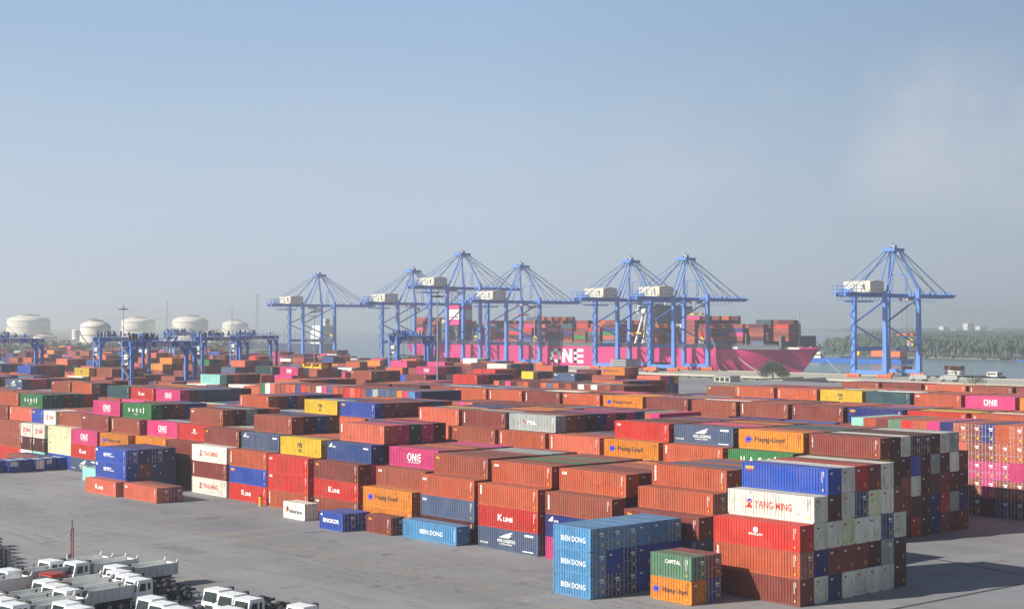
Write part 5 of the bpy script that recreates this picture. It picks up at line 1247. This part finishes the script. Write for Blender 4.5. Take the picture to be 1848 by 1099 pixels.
# open-topped blue boxes in a row at the left
M['slat'] = mat('pale_slatted_lid', lin(214,218,220), .7, .1, 1)
blab = ['first blue open box from the left edge','second blue open box, with a pale scraped front','third blue open box with a narrow white door mark','fourth blue open box with a white panel on its end','fifth blue open box, in the middle right of the row','rightmost blue open box of the row']
for i in range(6):
    t = thing('open_box', blab[i]+' on the apron', 'open container', (120.2+i*2.72, 299.0+(.9,-.5,.3,-.7,.5,0)[i], 0), 0, 'blue open-topped boxes at the left')
    X, Y, H = CW/2, 3.03, 2.5
    mb = MB()
    for sx in (-1,1):
        a, b_ = sorted((sx*X, sx*(X-.08))); mb.box((a,-Y+.09,.1), (b_,Y-.09,H), 'binblue')
    for sy in (-1,1):
        a, b_ = sorted((sy*Y, sy*(Y-.08))); mb.box((-X+.003,a,.1), (X-.003,b_,H-.003), 'binblue')
    mb.box((-X+.08,-Y+.08,.1), (X-.08,Y-.08,.3), 'dark'); mb.build('wall', t)
    mb = MB()
    for k in range(9): mb.box((-X+.1,-Y+.2+k*.66,H-.18), (X-.1,-Y+.5+k*.66,H-.1), 'slat')
    mb.build('roof_bows', t)
    mb = MB()
    for k in range(6): mb.box((-X-.05,-Y+.3+k*1.1,.12), (-X+.002,-Y+.42+k*1.1,H), 'binblue')
    for x in (-.8,-.3,.3,.8): mb.bar((x,-Y-.03,.1), (x,-Y-.03,H), .05, .05, 'binblue')
    if i in (1,3,4): mb.box((-1.0,-Y-.02,.5 if i == 3 else 1.3), (.2 if i == 4 else .7,-Y+.001,2.3), 'white' if i == 3 else 'slat')
    if i == 1: mb.box((-X-.07,-1.8,1.4), (-X-.05,1.9,2.2), 'white')
    mb.build('rib', t)

# ------------------------------------------------------------ parked dump trucks
def truck_parts(kind):
    """meshes for one truck; front towards -x"""
    P = {}
    mb = MB(); W = 1.22
    side = [(-.0,.95),(-.06,1.55),(.02,1.75),(.30,2.86),(.52,2.98),(2.05,2.98),(2.16,2.85),(2.16,.95),(1.75,.95),(1.55,1.28),(.95,1.28),(.75,.95)]
    mb.prism(side, 1, -W, W, 'paintw'); mb.box((-.12,-W-.02,.42), (.62,W+.02,.93), 'paintw')
    mb.box((.25,-W-.001,2.98), (2.0,W+.001,3.0), 'paintw')
    P['cab'] = mb
    mb = MB()
    mb.add([(.0,-1.06,1.78),(.0,1.06,1.78),(.265,1.0,2.74),(.265,-1.0,2.74)], [(0,1,2,3)], 'glass')
    P['windscreen'] = mb
    for s in (-1,1):
        mb = MB(); y = s*(W+.008)
        mb.add([(.38,y,1.82),(1.25,y,1.82),(1.25,y,2.62),(.58,y,2.62)], [(0,1,2,3)], 'glass'); mb.add([(1.5,y,1.9),(1.85,y,1.9),(1.85,y,2.6),(1.5,y,2.6)], [(0,1,2,3)], 'glass')
        P['side_window'+('' if s < 0 else '_')] = mb
    mb = MB()
    mb.box((-.07,-.62,1.02), (-.05,.62,1.42), 'dark'); mb.box((-.14,-.7,.5), (-.12,.7,.72), 'dark'); P['grille'] = mb
    for s in (-1,1):
        mb = MB(); y0, y1 = sorted((s*.78, s*1.14)); mb.box((-.15,y0,.55), (-.12,y1,.78), 'mast'); P['headlight'+('' if s < 0 else '_')] = mb
        mb = MB(); mb.bar((.12,s*1.22,2.55), (-.22,s*1.42,2.5), .04, .04, 'dark'); y0, y1 = sorted((s*1.32, s*1.52)); mb.box((-.28,y0,1.95), (-.2,y1,2.5), 'dark'); P['mirror'+('' if s < 0 else '_')] = mb
    mb = MB()
    mb.bar((2.0,.6,2.98), (2.4,.6,2.85), .12, .12, 'dark'); mb.bar((2.0,-.6,3.0), (2.3,-.6,2.8), .12, .12, 'dark'); mb.cyl((2.0,-.9,3.0), (2.0,.9,3.0), .07, 'dark', 6); mb.bar((2.35,.6,1), (2.35,.6,2.9), .18, .18, 'dark'); mb.box((2.22,-.95,2.5), (2.5,-.3,3.12), 'dark'); P['air_intake'] = mb
    mb = MB(); Lc = 8.4
    for s in (-.42,.42): mb.box((.3,s-.06,.82), (Lc,s+.06,1.1), 'dark')
    for x in (2.4,3.2,4.3,5.2,6.0,6.9,8.2): mb.box((x,-.4,.84), (x+.14,.4,1.06), 'dark')
    mb.box((2.5,-1.1,.5), (3.7,-.5,1.0), 'dark'); mb.cyl((2.5,.85,.8), (3.6,.85,.8), .3, 'mast', 10)
    for x in (3.0,4.1,5.0,5.8,7.1): mb.box((x,-.3,1.1), (x+.4,.3,1.3), 'dark')
    P['chassis'] = mb
    for nm, x, s in [(1, 1.25, -1),(2, 1.25, 1),(3,5.5,-1),(4,5.5,1),(5,6.9,-1),(6,6.9,1)]:
        mb = MB(); y0, y1 = (s*1.2, s*(.86 if x < 2 else .62)); mb.cyl((x,y0,.52), (x,y1,.52), .52, 'tyre', 16); P['wheel%d' % nm] = mb
        mb = MB(); mb.cyl((x,s*1.215,.52), (x,s*1.15,.52), .29, 'hub', 12); P['hub%d' % nm] = mb
    if kind == 'bed':
        mb = MB(); x0, x1, z0, z1 = 2.75, 8.7, 1.25, 2.55; w0, w1 = 1.0, 1.24
        for s in (-1,1):
            mb.add([(x0,s*w0,z0),(x1,s*w0,z0),(x1+.1,s*w1,z1),(x0,s*w1,z1),(x0,s*(w0-.06),z0),(x1,s*(w0-.06),z0),(x1+.1,s*(w1-.06),z1),(x0,s*(w1-.06),z1)],
                   [(0,1,2,3),(4,7,6,5),(3,2,6,7),(0,4,5,1),(0,3,7,4),(1,5,6,2)], 'bedg')
            mb.bar((x0,s*(w1-.02),z1+.02), (x1+.12,s*(w1-.02),z1+.02), .13, .12, 'bedg')
            for k in range(7):
                x = x0+.5+k*.86; mb.bar((x+.18,s*(w0+.03),z0+.04), (x,s*(w1+.03),z1-.05), .09, .09, 'bedg')
        mb.box((x0,-w0+.061,z0-.06), (x1,w0-.061,z0+.0), 'bedg')
        mb.add([(x0-.0,-w1+.061,z0),(x0,w1-.061,z0),(x0,w1-.061,z1+.25),(x0,-w1+.061,z1+.25),(x0+.06,-w1+.061,z0),(x0+.06,w1-.061,z0),(x0+.06,w1-.061,z1+.25),(x0+.06,-w1+.061,z1+.25)], [(0,1,2,3),(4,7,6,5),(3,2,6,7)], 'bedg')
        P['tipper_body'] = mb
        mb = MB(); mb.box((x1+.02,-w1+.02,z0), (x1+.09,w1-.02,z1-.05), 'bedg')
        for s in (-1,1): mb.bar((x1-.15,s*(w1-.05),z1), (x1+.1,s*(w1-.05),z1+.42), .1, .16, 'bedg')
        P['tailgate'] = mb
        mb = MB(); mb.box((x0-.5,-w1,z1+.2), (x0-.001,w1,z1+.3), 'bedy'); mb.box((x0-.55,-w1,z1+.02), (x0-.5,w1,z1+.34), 'bedy')
        for k in range(8): mb.box((x0-.57,-w1+.1+k*.32,z1+.06), (x0-.551,-w1+.2+k*.32,z1+.28), 'redl' if k % 2 else 'bedg')
        P['canopy_board'] = mb
    return P
def make_truck(kind, colour):
    M['paintw'] = M['truckw'] if colour == 'white' else M['redt']
    t = bpy.data.objects.new('dump_truck' if kind == 'bed' else 'truck_tractor', None); C.objects.link(t)
    last = None
    for k, mb in truck_parts(kind).items():
        nm = k.rstrip('_0123456789'); par = t
        if nm in ('windscreen','side_window','grille','headlight','mirror'): par = cabo
        if nm == 'hub': par = last
        o = mb.build(nm, par)
        if nm == 'cab': cabo = o
        if nm == 'wheel': last = o
    return t
TB = make_truck('bed', 'white'); TT = make_truck('bare', 'white'); TR = make_truck('bare', 'red')
ta = R(8)
TRK = [ # x, y of the cab roof centre, kind, label
 (73.0,165.1,'b','white dump truck at the back left, its body behind the pole'),
 (74.7,162.0,'b','white dump truck right of the red-roofed truck, body longest to the back'),
 (66.7,162.0,'b','white dump truck at the left edge with a full view of its body side'),
 (76.9,156.4,'b','white truck cab furthest back of the group of four'),
 (75.6,153.0,'t','white truck cab second of the group of four'),
 (75.2,150.0,'t','white truck cab third of the group of four'),
 (74.8,146.9,'t','white truck with a bare black chassis, nearest of the group of four'),
 (66.9,152.5,'b','white dump truck cab behind two others in the middle row'),
 (66.5,149.2,'b','white dump truck in the middle of the middle row'),
 (66.3,146.0,'b','white dump truck nearest in the middle row, ribbed body side in view'),
 (59.0,142.0,'b','white dump truck at the lower left corner'),
 (63.2,139.2,'t','white truck cab at the bottom edge, left of a twin'),
 (63.0,136.1,'t','white truck cab cut by the bottom edge, right of its twin'),
 (70.7,136.0,'t','white truck cab at the bottom with the black chassis behind it'),
 (70.2,132.6,'t','white truck cab just right of the bottom centre-left pair'),
 (70.0,129.3,'t','white truck roof barely above the bottom edge'),
 (78.2,135.9,'t','leftmost white cab of the separate trio at the bottom'),
 (78.0,132.6,'t','middle white cab of the separate trio at the bottom'),
 (77.9,129.3,'t','rightmost white cab of the separate trio at the bottom'),
 (73.7,125.9,'t','white truck roof in front of the separate trio'),
 (79.8,122.6,'t','lone white truck cab at the bottom edge, furthest right'),
 (60.2,158.6,'b','white dump truck at the left edge behind the lower row'),
 (59.4,148.6,'b','white dump truck body at the left edge, middle of three'),
 (59.2,145.3,'b','white dump truck body at the left edge, nearest of three'),
 (69.4,156.6,'r','dark red truck with only its roof showing between white ones')]
ub = {'b': False, 't': False, 'r': False}; protos = {'b': TB, 't': TT, 'r': TR}
for x, y, k, lab in TRK:
    o = protos[k] if not ub[k] else copy_tree(protos[k]); ub[k] = True
    c, s = math.cos(ta), math.sin(ta)
    o.location = (x-1.1*c, y-1.1*s, 0); o.rotation_euler = (0,0,ta)
    o['label'] = lab; o['category'] = 'truck'; o['group'] = 'trucks parked at the lower left'
# dark bare chassis trailers at the left edge
def make_trailer():
    t = bpy.data.objects.new('chassis_trailer', None); C.objects.link(t)
    mb = MB()
    for s in (-.45,.45): mb.box((0,s-.08,1.0), (7.5,s+.08,1.3), 'dark')
    for x in (.2,1.8,3.4,5,6.6,7.2): mb.box((x,-1.1,1.05), (x+.15,1.1,1.25), 'dark')
    mb.build('frame', t)
    for x in (5.0,6.3):
        for s in (-1,1):
            mb = MB(); mb.cyl((x,s*1.15,.55), (x,s*.6,.55), .55, 'tyre', 16); w_ = mb.build('wheel', t)
            mb = MB(); mb.cyl((x,s*1.17,.55), (x,s*1.1,.55), .3, 'hub', 10); mb.build('rim', w_)
    mb = MB(); mb.box((.3,-1.0,1.3), (1.6,1.0,2.0), 'dark'); mb.box((2.4,-1.05,1.3), (3.4,1.05,1.75), 'mast'); mb.cyl((4,-.8,1.7), (4,.8,1.7), .3, 'dark', 10); mb.build('equipment', t)
    return t
T0 = make_trailer(); first = True
tl = ['furthest','second furthest','third','nearest']
for g, (x, y) in enumerate(((73.2,194.0),(69.5,182.5))):
    for k in range(4):
        o = T0 if first else copy_tree(T0); first = False
        o.location = (x-k*1.2+.0*k, y-k*3.0+4, 0); o.rotation_euler = (0,0,R(8))
        o['label'] = f"{tl[k]} black bare chassis in the {'back' if g == 0 else 'front'} row at the left edge"; o['category'] = 'chassis'; o['group'] = 'black chassis parked at the left edge'

# ------------------------------------------------------------ haze
m = bpy.data.materials.new('haze'); m.use_nodes = True; t = m.node_tree; t.nodes.clear()
ou = t.nodes.new('ShaderNodeOutputMaterial'); pv = t.nodes.new('ShaderNodeVolumePrincipled')
pv.inputs['Color'].default_value = (.92,.96,1,1); pv.inputs['Density'].default_value = HAZE; pv.inputs['Anisotropy'].default_value = .45
t.links.new(pv.outputs[0], ou.inputs['Volume']); M['haze'] = m
mb = MB(); mb.box((-2000,-2000,-7), (9400,10400,112), 'haze'); mb.build('haze', kind='stuff')
